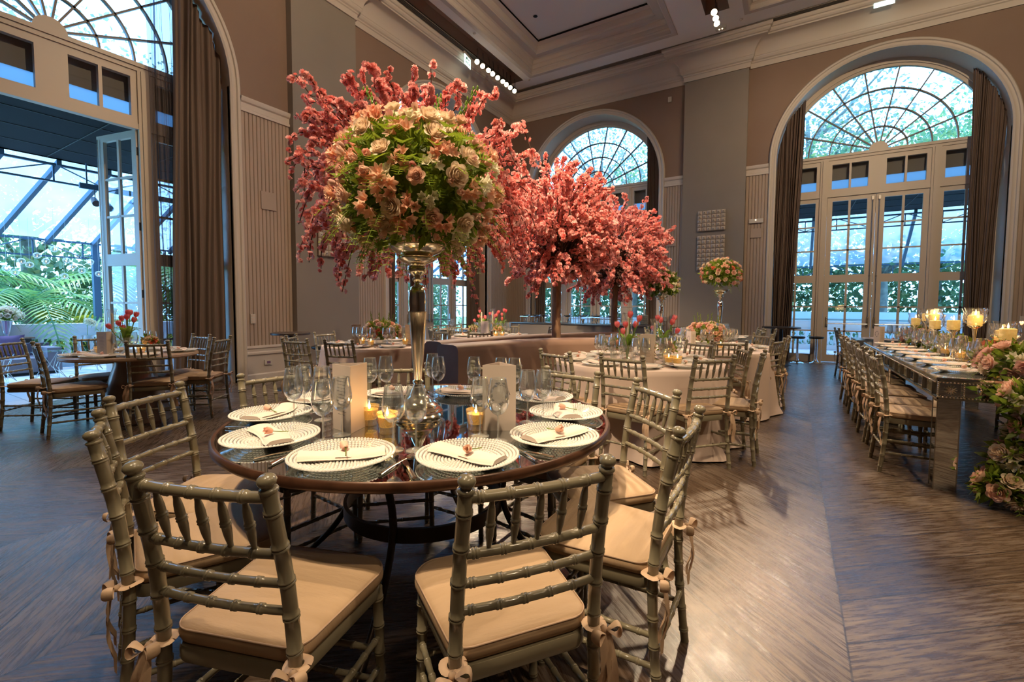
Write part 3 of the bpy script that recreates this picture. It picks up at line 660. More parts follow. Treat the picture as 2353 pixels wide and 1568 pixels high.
b = MB(); b.box(-3, 12, 20.0, 20.25, .9, 1.15); b.box(-3, 12, 20.05, 20.2, -1, .9); tag(b.build('garden_wall', 'white_paint'), 'low white garden wall in the distance behind the far hedge', 'wall', kind='structure')
def palm(seed, h, m, nf=13, L=2.3):
    g = np.random.default_rng(seed); r = thing('palm', 'palm', 'palm tree')
    b = MB(); b.tube([(0, 0, -1.2), (.05, 0, h*.5), (0, 0, h)], [.11, .09, .07], 8); b.build('trunk', 'trunk', r, smooth=60)
    for i in range(nf):
        a = 2*PI*i/nf+g.uniform(-.2, .2); el = g.uniform(.5, 1.25); b = MB(); P = []
        ca, sa = math.cos(a), math.sin(a); Lf = L*g.uniform(.8, 1.1)
        for k in range(15):
            t = k/14; ang = el-1.9*t*t; 
            P.append(Vector((ca*Lf*t*math.cos(el-.8*t), sa*Lf*t*math.cos(el-.8*t), h+Lf*t*math.sin(el-1.0*t))))
        b.tube(P, [.018]*8+[.012]*7, 4)
        side = Vector((-sa, ca, 0))
        for k in range(2, 15):
            for q in (0, .5):
                t = min(13.99, k-q); p = P[int(t)].lerp(P[min(14, int(t)+1)], t-int(t)); d = (P[min(14, int(t)+1)]-P[max(0, int(t)-1)]).normalized(); l = .55*math.sin(PI*min(1, (k+1)/15.5))+.12
                for sg in (-1, 1):
                    e = p+(side*sg*.8+d*.65+Vector((0, 0, -.25))).normalized()*l; w = d*.022
                    b.add([p-w, (p+e)/2-w*1.2+Vector((0, 0, .04)), e, (p+e)/2+w*1.2+Vector((0, 0, .04)), p+w], [(0, 1, 2, 3, 4)])
        b.build('frond', m, r)
    return r
PG = Stamp(palm(11, 1.2, 'palm_leaf')); PY = Stamp(palm(12, .3, 'palm_yellow', 12, 2.2))
for st, x, y, lb, s in ((PG, -14.9, 3.1, 'green feathery palm behind the left balustrade', 1), (PG, -15.8, 1.7, 'arching green palm at the far left of the terrace', 1.2), (PG, -16.5, 5.6, 'tall green palm behind the yellow one', 1.4), (PY, -15.0, 4.6, 'sunlit yellow palm by the steel terrace post', 1.1), (PY, -15.6, 6.0, 'second yellow palm partly behind the open door leaf', 1.1), (PG, -15.2, 8.5, 'green palm seen through the voile', 1.2)):
    st((x, y, 0), rng.uniform(0, 6), lb, 'palms outside the terrace', s)
# ---------------- chiavari chair ----------------
def bamboo(pts, r0, r1, spacing, ring=1.16, n=10, phase=.5):
    """points and radii of a turned rail with double rings"""
    P = [Vector(p) for p in pts]; seg = [(P[i+1]-P[i]).length for i in range(len(P)-1)]; Lt = sum(seg)
    def at(s):
        i = 0
        while i < len(seg)-1 and s > seg[i]: s -= seg[i]; i += 1
        return P[i].lerp(P[i+1], min(1, s/seg[i]))
    S = [0, Lt]; k = spacing*phase
    rs = []
    while k < Lt-.012:
        for q in (-.0085, -.0065, -.0045, -.0025, -.0005, .0015, .0035, .0055, .0075): S.append(k+q)
        rs.append(k); k += spacing
    if len(P) > 2:
        a = 0
        for s_ in seg[:-1]: a += s_; S.append(a)
    S = sorted(x for x in S if 0 <= x <= Lt); out = []; R = []
    for s in S:
        r = r0+(r1-r0)*s/Lt
        for k in rs:
            q = s-k
            if abs(q) < .0088:
                r += r*(ring-1)*[0, .8, 1, .8, .1, .8, 1, .8, 0][min(8, max(0, int(round((q+.0085)/.002))))]
        out.append(at(s)); R.append(r)
    return out, R
def make_chair():
    r = thing('chiavari_chair', 'chair', 'chair')
    cp = 'chair_paint'
    for s in (-1, 1):
        b = MB(); path = [(s*.196, -.232, 0), (s*.190, -.208, .22), (s*.187, -.198, .43), (s*.183, -.215, .65), (s*.178, -.262, .885)]
        P = []
        for i in range(17):
            t = i/16*4; k = min(3, int(t)); P.append(Vector(path[k]).lerp(Vector(path[k+1]), t-k))
        for _ in range(2): P = [P[0]]+[(P[i-1]+P[i]*2+P[i+1])/4 for i in range(1, len(P)-1)]+[P[-1]]
        p, R = bamboo(P, .0150, .0175, .088, 1.17, phase=.55); b.tube(p, R, 12)
        e = P[-1]; d = (P[-1]-P[-2]).normalized(); q = d.to_track_quat('Z', 'Y').to_matrix()
        b.lathe([(.0175, -.003), (.0205, .002), (.0195, .006), (.0135, .009), (.0135, .012), (.0185, .017), (.0208, .024), (.0190, .031), (.012, .037), (.001, .039)], 14, e, q, False)
        b.build('back_leg', cp, r, smooth=60)
        b = MB(); p, R = bamboo([(s*.185, .175, .405), (s*.195, .182, 0)], .0165, .0135, .088, 1.17, phase=.4); b.tube(p, R, 12); b.build('front_leg', cp, r, smooth=60)
    def back_at(z):
        zz = [(.43, .187, -.198), (.65, .183, -.215), (.885, .178, -.262)]
        for (a, xa, ya), (e, xe, ye) in zip(zz, zz[1:]):
            if z <= e: t = (z-a)/(e-a); return xa+(xe-xa)*t, ya+(ye-ya)*t
        return .178, -.262
    def rail(name, z, rad, bow=.012, ph=.5, sp=.066):
        x, y = back_at(z); P = [(x*t, y-bow*(1-t*t), z) for t in [-1+i/8 for i in range(17)]]
        b = MB(); p, R = bamboo(P, rad, rad, sp, 1.22, phase=ph); b.tube(p, R, 10); b.build(name, cp, r, smooth=60); return y-bow
    rail('top_rail', .868, .0130); rail('back_rail', .728, .0115); rail('back_rail', .652, .0105); rail('back_rail', .585, .0105)
    for k in range(5):
        t = (k-2)/3.0; x0, y0 = back_at(.728); x1, y1 = back_at(.868); b = MB()
        A = Vector((x0*t*.97, y0-.012*(1-t*t), .735)); B = Vector((x1*t, y1-.012*(1-t*t), .862)); m = .5
        S = [0, .1, .22, .34, .44, .455, .47, .485, .50, .515, .53, .545, .56, .68, .8, .9, 1]
        Rr = [.0055, .0062, .0085, .0098, .0100, .0118, .0122, .0105, .0102, .0122, .0118, .0100, .0098, .0098, .0085, .0062, .0055]
        b.tube([A.lerp(B, q) for q in S], Rr, 10); b.build('spindle', cp, r, smooth=60)
    # seat frame: rounded trapezoid
    def outline(s, fx=.205, bx=.182, fy=.205, by=-.19, rad=.06, n=5):
        pts = []
        for cx, cy, a0 in ((fx-rad, fy-rad, 0), (-(fx-rad), fy-rad, 90), (-(bx-rad*.7), by+rad*.7, 180), (bx-rad*.7, by+rad*.7, 270)):
            rr = rad if cy > 0 else rad*.7
            for i in range(n+1):
                a = math.radians(a0+90*i/n); pts.append(((cx+rr*math.cos(a))*s, (cy+rr*math.sin(a))*s))
        # bowed front
        return [(x, y+(.016*max(0, y)/.2*(1-(x/.2)**2) if y > 0 else 0)) for x, y in pts]
    b = MB(); o = outline(1.0); b.strip([[(x*k, y*k, z) for x, y in o+[o[0]]] for k, z in ((.93, .385), (.985, .387), (1.0, .395), (1.0, .418), (.985, .428), (.93, .430))]); b.add([(x*.93, y*.93, .430) for x, y in o], [tuple(range(len(o)))]); b.build('seat', cp, r, smooth=40)
    g = random.Random(4); o = outline(1.0, .213, .190, .215, -.185, .075, 7); n = len(o)
    rows = []
    prof = [(.90, .431, 0), (.985, .434, 1), (1.01, .446, 1), (1.012, .456, 1), (1.0, .466, 1), (.985, .472, 1), (.94, .477, .8), (.82, .482, .5), (.6, .487, .25), (.3, .490, .1)]
    for k, z, wv in prof:
        rows.append([(x*k, y*k, z+wv*.0016*math.sin(23*math.atan2(y, x)+2*z*300)) for x, y in o+[o[0]]])
    b = MB(); b.strip(rows); b.add([(0, 0, .491)]+[(x*.3, y*.3, .490) for x, y in o], [(0, i+1, (i+1) % n+1) for i in range(n)]); c = b.build('cushion', 'cushion_fabric', r, smooth=60)
    b = MB(); b.tube([(x*.997, y*.997, .4705) for x, y in o+[o[0]]], .0028, 6); b.build('piping', 'piping', c, smooth=60)
    # stretchers
    for s in (-1, 1):
        for z in (.245, .145):
            b = MB(); p, R = bamboo([(s*.190, .178, z), (s*.192, -.21, z+.01)], .0095, .0095, .062, 1.2); b.tube(p, R, 8); b.build('stretcher', cp, r, smooth=60)
    for y, z in ((.178, .20), (.178, .10), (-.214, .20)):
        b = MB(); p, R = bamboo([(-.19, y, z), (.19, y, z)], .0095, .0095, .064, 1.2); b.tube(p, R, 8); b.build('stretcher', cp, r, smooth=60)
    for s in (-1, 1):
        b = MB(); b.tube([(s*.19+.024*math.cos(a), -.198+.024*math.sin(a), .452+.002*math.sin(3*a)) for a in [i*PI/8 for i in range(17)]], .010, 6, flat=.3)
        x0, y0 = s*.19+s*.010, -.228
        b.lathe([(.001, -.010), (.009, -.005), (.010, .003), (.006, .009), (.001, .011)], 8, (x0, y0, .452), None, False)
        for q in (-1, 1):   # bow loops and ribbon tails
            lp = [(x0+q*(.004+.034*math.sin(PI*k/10)**.8), y0-.010-.010*math.sin(PI*k/10), .452+.016*math.sin(2*PI*k/10)+.004*q) for k in range(11)]
            b.tube(lp, [.006+.008*math.sin(PI*k/10) for k in range(11)], 6, flat=.22)
            def tl(u, t, q=q, s=s): return (x0+q*(.006+.012*t)+s*.008*t+(u-.5)*(.016+.018*min(1, t*3))+.002*math.sin(t*7+q), y0-.008-.016*math.sin(PI*min(1, t*1.2))*.9+.004*math.sin(u*6+t*9), .450-(.20+.03*q)*t-.012*abs(u-.5)*(t > .98))
            b.grid(4, 12, tl)
        b.build('tie_ribbon', 'ribbon_fabric', r, smooth=60)
    return r
CH = Stamp(make_chair())
def chair(mx, my, fx, fy, label, group=None):
    l = math.hypot(fx, fy); fx, fy = fx/l, fy/l
    return CH((mx+fx*.262, my+fy*.262, 0), math.atan2(fy, fx)-PI/2, label, group)
A_ = 'grey-green chair '
MC = (-1.47, 1.61)
G1 = 'chairs around the mirror-topped round table'
for mx, my, fx, fy, lb in ((-1.11, .485, -.330, .943, 'nearest the camera left of the front table leg, back towards the viewer'),
    (-.48, .91, -.81, .59, 'nearest the camera right of centre, turned left before the mirror table rim'),
    (-1.86, .53, .32, .95, 'seen from its side at the far left edge of the mirror table'),
    (-2.37, .85, .88, .47, 'behind the side-on one at the left of the mirror table'),
    (-.55, 2.19, -.7, -.7, 'turned towards the right rear of the mirror table'),
    (-.285, 1.595, -1, 0, 'at the right edge of the mirror table with its back seen edge-on'),
    (-1.10, 2.45, -.17, -.98, 'across the mirror table, right of the right-hand menu card'),
    (-1.63, 2.445, .02, -1, 'across the mirror table, hidden behind the right-hand menu card'),
    (-2.13, 2.09, .68, -.73, 'across the mirror table, directly behind the big silver vase'),
    (-2.46, 1.47, .98, -.05, 'across the mirror table at the left, behind the wine glasses')):
    chair(mx, my, fx, fy, A_+lb, G1)
G2 = 'chairs around the tulip table'
for mx, my, fx, fy, lb in ((-1.70, 3.46, .35, .93, 'by the tulip table beside the brown banquette'), (-1.12, 3.44, .17, .98, 'in front of the tulip table below the clear tulip vase'),
    (-.50, 3.78, -.75, .65, 'at the right front of the tulip table with tied ribbons'), (-.38, 4.79, -.93, -.35, 'at the right rear of the tulip table seen at an angle'),
    (-.20, 4.32, -1, 0, 'at the right of the tulip table seen edge-on by the aisle'), (-1.38, 5.44, .1, -1, 'behind the tulip table between the candlesticks and the wine glasses'), (-.86, 5.34, -.45, -.9, 'behind the tulip table, right of its tall wine glasses')):
    chair(mx, my, fx, fy, A_+lb, G2)
G3 = 'chairs around the low flower arrangement table'
for mx, my, fx, fy, lb in ((-.60, 5.62, -.3, .95, 'with its back before the square-cornered cloth table'), (-.14, 6.26, -.9, .3, 'at the right corner of the square-cornered cloth table'),
    (-.04, 6.86, -1, -.05, 'rearmost beside the aisle at the square-cornered cloth table'), (-.36, 7.36, -.75, -.66, 'behind the right corner of the square-cornered cloth table')):
    chair(mx, my, fx, fy, A_+lb, G3)
G6 = 'chairs near the tall silver vase table at the back'
for mx, my, fx, fy, lb in ((-.42, 8.6, -1, .15, 'dark against the wall at the dark-topped table under the tall flower ball'), (-.50, 9.5, -.95, -.3, 'rearmost at the dark-topped table by the fluted wall'), (-.25, 9.1, -1, 0, 'beside the high table in front of the brown curtain'),
    (-2.0, 9.9, .5, -.85, 'far behind the tulips, against the fluted wall panel'), (-2.3, 8.5, .9, .1, 'dark one half hidden behind the right tulip vase')):
    chair(mx, my, fx, fy, A_+lb, G6)
G4 = 'chairs around the pink flower table at the left'
for mx, my, fx, fy, lb in ((-4.18, 3.22, -.25, 1, 'with its back before the white cloth table with the pink flower bowl'), (-4.75, 3.08, -.2, 1, 'at the left front of the pink flower table, turned away'),
    (-5.40, 3.46, .75, .6, 'nearest the little round bistro table by the wall'), (-5.62, 4.10, 1, .15, 'behind the pink flower table against the plain pilaster'), (-4.62, 5.44, -.15, -1, 'behind the pink flower table, half behind the silver vase')):
    chair(mx, my, fx, fy, A_+lb, G4)
G5 = 'chairs around the far tulip table'
for mx, my, fx, fy, lb in ((-4.02, 5.62, -.42, .9, 'with its dark back just above the rear banquette'), (-5.18, 5.84, .55, .83, 'at the far tulip table, left of the one above the banquette'), (-5.55, 6.35, .95, .35, 'leftmost at the far tulip table before the glazed doors'),
    (-5.62, 7.0, .98, -.2, 'turned sideways before the glazed doors at the left of the far tulip table'), (-5.5, 7.7, .7, -.7, 'pale one behind the far tulip table near the glass doors'), (-4.95, 8.0, .3, -.95, 'farthest one by the glass doors behind the far tulip table'), (-3.75, 7.55, -.65, -.75, 'small dark one seen between the far tulip table and the tree trunk')):
    chair(mx, my, fx, fy, A_+lb, G5)
G7 = 'chairs around the cone-legged table at the left'
for mx, my, fx, fy, lb in ((-6.95, 1.30, .72, .69, 'leftmost at the cone-legged table beside the terrace'), (-6.17, 1.33, .12, .99, 'with its back to the viewer at the left of the cone-legged table'),
    (-7.05, 2.02, 1, -.05, 'behind the cone-legged table facing the room'), (-5.62, 2.02, -.75, .65, 'in front of the lacquered cone leg, right of the menu card'),
    (-6.42, 2.88, .1, -1, 'behind the cone-legged table beside the brown curtain'), (-5.70, 2.78, -.80, -.60, 'side-on at the right of the cone-legged table, facing left')):
    chair(mx, my, fx, fy, A_+lb, G7)
G8 = 'row of chairs along the mirrored banquet table'
for i, y in enumerate((4.72, 5.18, 5.66, 6.14, 6.64, 7.14, 7.66)):
    chair(.58+.012*(i % 2), y, 1, .03*(-1)**i, A_+['nearest in the row along the mirrored banquet table', 'second in the row along the mirrored banquet table', 'third in the row along the mirrored banquet table', 'fourth in the row along the mirrored banquet table', 'fifth in the row along the mirrored banquet table', 'sixth in the row along the mirrored banquet table', 'last in the row along the mirrored banquet table'][i], G8)
for i, y in enumerate((5.15, 5.85, 6.6)):
    chair(2.32, y, -1, .05, A_+['on the far side of the mirrored banquet table, nearest, its legs seen underneath', 'on the far side of the mirrored banquet table, middle, seen between the legs', 'on the far side of the mirrored banquet table, farthest of those seen'][i], G8)
chair(.70, 10.35, 1, .1, A_+'alone beside the glass doors at the far dining table', G8)
# ---------------- tables ----------------
def main_table():
    r = thing('round_table', 'round mirror-topped dining table with a brown rim and curved iron legs', 'table', (*MC, 0)); R = .845
    b = MB(); b.lathe([(R-.02, .735), (R+.004, .737), (R+.012, .745), (R+.012, .765), (R+.004, .772), (R-.006, .770), (R-.008, .766)], 96, cap=False); b.lathe([(R-.02, .735), (.3, .735)], 96, cap=False); b.build('rim', 'table_rim', r, smooth=50)
    b = MB(); b.lathe([(.001, .766), (R-.007, .766)], 96, cap=False); b.build('mirror_top', 'mirror', r)
    b = MB(); b.lathe([(.37, .335), (.37, .395), (.355, .395), (.355, .335), (.37, .335)], 64, cap=False); b.build('ring', 'iron', r, smooth=40)
    for k in range(4):
        a = math.atan2(-.34*.852-.055*.5235, .34*.5235-.055*.852)+k*PI/2
        c, s = math.cos(a), math.sin(a)
        def Q(rad, z): return (c*rad, s*rad, z)
        up = [Q(.66-.29*math.sin(t), .735-.36*(1-math.cos(t))/1.0) for t in [PI/2*i/12 for i in range(13)]]
        lo = [Q(.375+.27*(1-math.cos(t)), .40-.40*math.sin(t)) for t in [PI/2*i/14 for i in range(15)]]
        lo = [Q(.375, .44)]+[Q(.375+.30*(t**1.7), .40-.40*t**1.0) for t in [i/14 for i in range(15)]]
        b = MB()
        for P in (up, lo): b.tube(P, .017, 8, flat=.75)
        b.lathe([(.014, 0), (.016, .015), (.010, .03), (.014, .045), (.001, .055)], 10, Q(.378, .42), None, False); b.build('leg', 'iron', r, smooth=60)
    b = MB()
    for k in range(4):
        a = k*PI/2+.5; b.tube([(0, 0, .725), (.66*math.cos(a), .66*math.sin(a), .725)], .012, 6)
    b.build('cross_brace', 'iron', r)
main_table()
def drape(name, c, R, label, zt=.757, seed=0, square=0, low=.02, H0=.75):
    g = random.Random(seed); ph = [g.uniform(0, 6) for _ in range(4)]; N = 120; rows = []
    def rad(a):
        if not square: return R
        ca, sa = abs(math.cos(a)), abs(math.sin(a)); return R*min(1.28, 1/max(ca, sa))*1.0
    for k in range(20):
        t = max(0, (k-3)/16); row = []
        for i in range(N+1):
            a = 2*PI*i/N+0; q = rad(a)
            if k < 3: rr = q*[0.001, .9, .99][k]; z = zt
            else:
                fold = .5+.5*math.sin(11*a+ph[0]+.8*math.sin(3*a+ph[1])); fold2 = math.sin(23*a+ph[2])
                rr = q+.006+t*(.035+.085*fold**1.6+.012*fold2); z = zt-.004-(zt-low)*t
                if t > .9: rr += (t-.9)*.4*fold
            row.append((rr*math.cos(a), rr*math.sin(a), z))
        rows.append(row)
    b = MB(); b.strip(rows); o = b.build(name, 'cloth', smooth=180, loc=(*c, 0)); return tag(o, label, 'tablecloth')
def plain_table(c, R, label, h=.745):
    r = thing('round_table', label, 'table', (*c, 0)); b = MB(); b.lathe([(.01, h-.03), (R, h-.03), (R, h), (.01, h)], 48); b.build('tabletop', 'wood_dark', r, smooth=40)
    for k in range(4):
        a = k*PI/2+.6; b = MB(); b.tube([(R*.7*math.cos(a), R*.7*math.sin(a), h-.03), (R*.72*math.cos(a), R*.72*math.sin(a), 0)], .02, 8); b.build('leg', 'wood_dark', r)
T2C, T3C, T4C, T5C, T6C, LTC = (-1.31, 4.5), (-1.0, 6.62), (-4.82, 4.42), (-4.55, 6.75), (-1.15, 8.75), (-6.28, 2.12)
plain_table(T2C, .78, 'round table hidden under the white cloth of the tulip table'); drape('tablecloth', T2C, .80, 'pale round tablecloth with deep folds under the tulip vases', seed=1)
plain_table(T3C, .72, 'round table under the square-cornered white cloth'); drape('tablecloth', T3C, .78, 'pale cloth with square corners under the low peach flower arrangement', seed=2, square=1)
plain_table(T4C, .74, 'round table under the cloth with the pink flower bowl'); drape('tablecloth', T4C, .77, 'pale round tablecloth at the left under the pink flower bowl', seed=3)
plain_table(T5C, .70, 'round table under the cloth with the far pink tulips'); drape('tablecloth', T5C, .73, 'pale tablecloth far back behind the banquettes', seed=4)
def dark_table(c, w, d, label, rz=0):
    r = thing('dining_table', label, 'table', (*c, 0), rz); b = MB(); b.box(-w/2, w/2, -d/2, d/2, .71, .76); b.build('tabletop', 'mirror_trim', r)
    for sx in (-1, 1):
        for sy in (-1, 1): b = MB(); b.box(sx*(w/2-.09)-.04, sx*(w/2-.09)+.04, sy*(d/2-.09)-.04, sy*(d/2-.09)+.04, 0, .71); b.build('leg', 'mirror_trim', r)
dark_table(T6C, 1.15, 1.5, 'dark-topped dining table under the tall silver vase with a flower ball'); dark_table((1.75, 9.75), 1.7, .9, 'dark-edged far dining table near the glass doors'); dark_table((-6.3, 7.9), .8, .8, 'small far dining table in front of the glass doors at the left', .5)
# cone-legged table
r = thing('pedestal_table', 'round wooden table on a big lacquered cone leg beside the terrace', 'table', (*LTC, 0))
b = MB(); b.lathe([(.55, .700), (.60, .705), (.61, .718), (.605, .738), (.59, .742), (.001, .742)], 64, cap=False); b.lathe([(.001, .700), (.55, .700)], 48, cap=False); b.build('tabletop', 'wood_table', r, smooth=40)
b = MB(); b.lathe([(.345, 0), (.345, .015), (.30, .16), (.235, .42), (.17, .62), (.15, .70)], 56); b.build('cone_leg', 'cone_lacquer', r, smooth=40)
# mirrored banquet table
X0, X1, Y0, Y1 = .88, 2.05, 4.28, 8.15
r = thing('mirrored_table', 'long mirrored banquet table with beaded silver edges and square mirror legs', 'table')
b = MB(); b.box(X0-.01, X1+.01, Y0-.01, Y1+.01, .785, .800); b.build('glass_top', 'mirror_clear', r)
b = MB(); b.box(X0+.012, X1-.012, Y0+.012, Y1-.012, .655, .783); b.build('apron', 'mirror', r)
b = MB()
for z in (.652, .778):
    for xa in (X0, X1): b.box(xa-.006, xa+.006, Y0-.006, Y1+.006, z-.006, z+.006)
    for ya in (Y0, Y1): b.box(X0, X1, ya-.006, ya+.006, z-.006, z+.006)
b.build('edge_moulding', 'mirror_trim', r)
n = 0
def bead_row(p0, p1, k):
    b = MB()
    for i in range(k):
        p = Vector(p0).lerp(Vector(p1), (i+.5)/k); b.lathe([(.001, -.006), (.005, -.004), (.0065, 0), (.005, .004), (.001, .006)], 6, p, None, False)
    b.build('beading', 'silver', r, smooth=60)
bead_row((X0, Y0-.012, .766), (X1, Y0-.012, .766), 62); bead_row((X0, Y0-.012, .664), (X1, Y0-.012, .664), 62)
bead_row((X0-.01, Y0, .766), (X0-.01, Y1, .766), 150); bead_row((X0+.002, Y0-.012, .66), (X0+.002, Y0-.012, .775), 8); bead_row((X0+.135, Y0-.012, .66), (X0+.135, Y0-.012, .775), 8)
b = MB()
for i in range(12):
    a = 2*PI*i/12; b.tube([(X0+.07, Y0-.008, .715), (X0+.07+.032*math.cos(a), Y0-.004, .715+.032*math.sin(a))], [.005, .002], 5)
b.build('star_ornament', 'silver', r, smooth=60)
for i in range(9): b = MB(); b.lathe([(.001, -.024), (.009, -.015), (.012, 0), (.009, .015), (.001, .024)], 8, (X0+.22+i*.085, Y0-.004, .715), None, False); b.build('oval_stud', 'silver', r, smooth=60)
b = MB()
for i in range(13): y = Y0+.14+i*.29; b.box(X0-.002, X0+.012, y, y+.012, .66, .776)
b.build('panel_joint', 'mirror_trim', r)
for x in (X0+.005, X1-.125):
    for y in (Y0+.005, 6.1, Y1-.125):
        b = MB(); b.box(x, x+.12, y, y+.12, 0, .65); l = b.build('leg', 'mirror', r)
        b = MB()
        for xx in (x, x+.12):
            for yy in (y, y+.12): b.box(xx-.003, xx+.003, yy-.003, yy+.003, 0, .65)
        b.box(x-.003, x+.123, y-.003, y+.123, .30, .305); b.build('leg_edging', 'mirror_trim', l)
# ---------------- banquettes ----------------
def banquette(pts, label, th=.42, h=.85):
    P = [Vector((x, y, 0)) for x, y in pts]; Q = []
    for i in range(len(P)-1):
        p0, p1, p2, p3 = P[max(i-1, 0)], P[i], P[i+1], P[min(i+2, len(P)-1)]
        for k in range(8):
            t = k/8; Q.append(.5*((2*p1)+(p2-p0)*t+(2*p0-5*p1+4*p2-p3)*t*t+(3*p1-p0-3*p2+p3)*t**3))
    Q.append(P[-1]); rows = []
    for i, p in enumerate(Q):
        t = (Q[min(i+1, len(Q)-1)]-Q[max(i-1, 0)]).normalized(); n = Vector((-t.y, t.x, 0))
        prof = [(0, .06), (0, h-.08), (.012, h-.035), (.04, h-.008), (.09, h), (th-.09, h), (th-.04, h-.008), (th-.012, h-.035), (th, h-.08), (th, .06)]
        rows.append([tuple(p+n*a+Vector((0, 0, z))) for a, z in prof])
    r = thing('banquette', label, 'banquette'); b = MB(); b.strip(rows); k = len(rows[0]); m = len(rows)
    b.f.append(tuple(range(k))); b.f.append(tuple((m-1)*k+i for i in range(k-1, -1, -1))); b.build('upholstery', 'sofa_fabric', r, smooth=40)
    b = MB(); b.strip([[tuple(Vector(rw[0])*.94+Vector(rw[-1])*.06-Vector((0, 0, Vector(rw[0]).z))), tuple(Vector(rw[0])*.94+Vector(rw[-1])*.06)] for rw in rows]); b.strip([[tuple(Vector(rw[-1])*.94+Vector(rw[0])*.06-Vector((0, 0, Vector(rw[0]).z))), tuple(Vector(rw[-1])*.94+Vector(rw[0])*.06)] for rw in rows]); b.build('plinth', 'black', r)
banquette([(-3.12, 3.95), (-2.93, 4.62), (-2.72, 5.25), (-2.45, 5.65), (-2.08, 5.9)], 'brown curved banquette back in front, its blunt end beside the silver vase')
banquette([(-3.62, 4.28), (-3.60, 4.9), (-3.35, 6.1), (-2.80, 7.25), (-2.35, 7.6)], 'long brown banquette back behind the front one, reaching the vase', .30)
banquette([(-2.22, 6.45), (-2.30, 6.75), (-2.22, 7.0), (-2.0, 7.15)], 'short curved brown banquette end right of the second tree trunk', .24)
# ---------------- flowers ----------------
def petal(b, a, r0, r1, h, wd, curl, nu=4, nv=4, z0=0, tip=0, M=None):
    def fn(s, t):
        u = (s-.5)*2; w = wd*math.sin(PI*(.12+.80*t))**.6
        an = a+u*w; rr = r0+(r1-r0)*math.sin(PI/2*min(1, t*1.35))**.9+curl*max(0, t-.6)**1.5*3-.10*r1*(u*u)*t; z = z0+h*t*(1-tip*u*u*t)-curl*max(0, t-.7)*1.2
        p = (rr*math.cos(an), rr*math.sin(an), z); return M @ Vector(p) if M else p
    b.grid(nu, nv, fn)
def rose_mesh(m, name='rose'):
    b = MB(); g = random.Random(3)
    b.lathe([(.002, -.02), (.010, -.006), (.018, .004), (.012, .010)], 8, cap=False); b.lathe([(.0055, .004), (.0062, .018), (.0042, .029), (.0008, .0335)], 8, cap=False)
    for k, (n, r0, r1, h, wd, cu) in enumerate(((3, .001, .0045, .036, 1.3, -.002), (3, .003, .0095, .036, 1.25, 0), (4, .005, .0150, .035, 1.05, .002), (5, .007, .0210, .033, .88, .006), (6, .010, .0270, .029, .72, .010), (6, .012, .0320, .022, .70, .014))):
        for i in range(n): petal(b, 2*PI*i/n+k*.7+g.uniform(-.15, .15), r0, r1, h*g.uniform(.92, 1.05), wd, cu)
    return b.build(name, m, smooth=180)
def lily_mesh(m, name='lily'):
    b = MB()
    for k, (dx, dy) in enumerate(((0, 0), (.75, .1), (-.4, .7), (-.35, -.75))):
        M_ = Matrix.Translation((dx*.022, dy*.022, -.006*(k > 0))) @ Vector((dx*.8, dy*.8, 1)).to_track_quat('Z', 'Y').to_matrix().to_4x4()
        for i in range(6):
            a = 2*PI*i/6+k*.5; w = .0085 if i % 2 else .0115
            def fn(s, t, a=a, w=w):
                u = (s-.5)*2; ww = w*math.sin(PI*min(1, .10+.86*t)); r = .003+.024*t**1.5; z = .042*t-.009*t**3; sd = Vector((-math.sin(a), math.cos(a), 0)); return M_ @ (Vector((math.cos(a)*r, math.sin(a)*r, z+.004*u*u))+sd*u*ww)
            b.grid(2, 4, fn)
    return b.build(name, m, smooth=180)
def bud_mesh(m, name='rosebud'):
    b = MB()
    for k in range(2):
        for i in range(3): petal(b, 2*PI*i/3+k, .004+.003*k, .008+.004*k, .028-.004*k, 1.25, .002*k)
    return b.build(name, m, smooth=180)
for nm, fn, ms in (('rose', rose_mesh, ('rose_cream', 'rose_peach', 'rose_pink')), ('lily', lily_mesh, ('lily_white', 'lily_peach', 'flower_red'))): pass
PROTO = {}
def proto(kind, m):
    k = (kind, m)
    if k not in PROTO: PROTO[k] = {'rose': rose_mesh, 'lily': lily_mesh, 'rosebud': bud_mesh}[kind](m, kind); PROTO[k]['_used'] = 0
    s = PROTO[k]
    if s['_used'] == 0: s['_used'] = 1; return s
    o = s.copy(); C.objects.link(o); return o
LEAF = [(0, 0, 0), (.3, .16, .05), (.65, .15, .05), (1, 0, -.06), (.65, -.15, .05), (.3, -.16, .05)]; LEAFF = [(0, 1, 2, 3, 4, 5)]
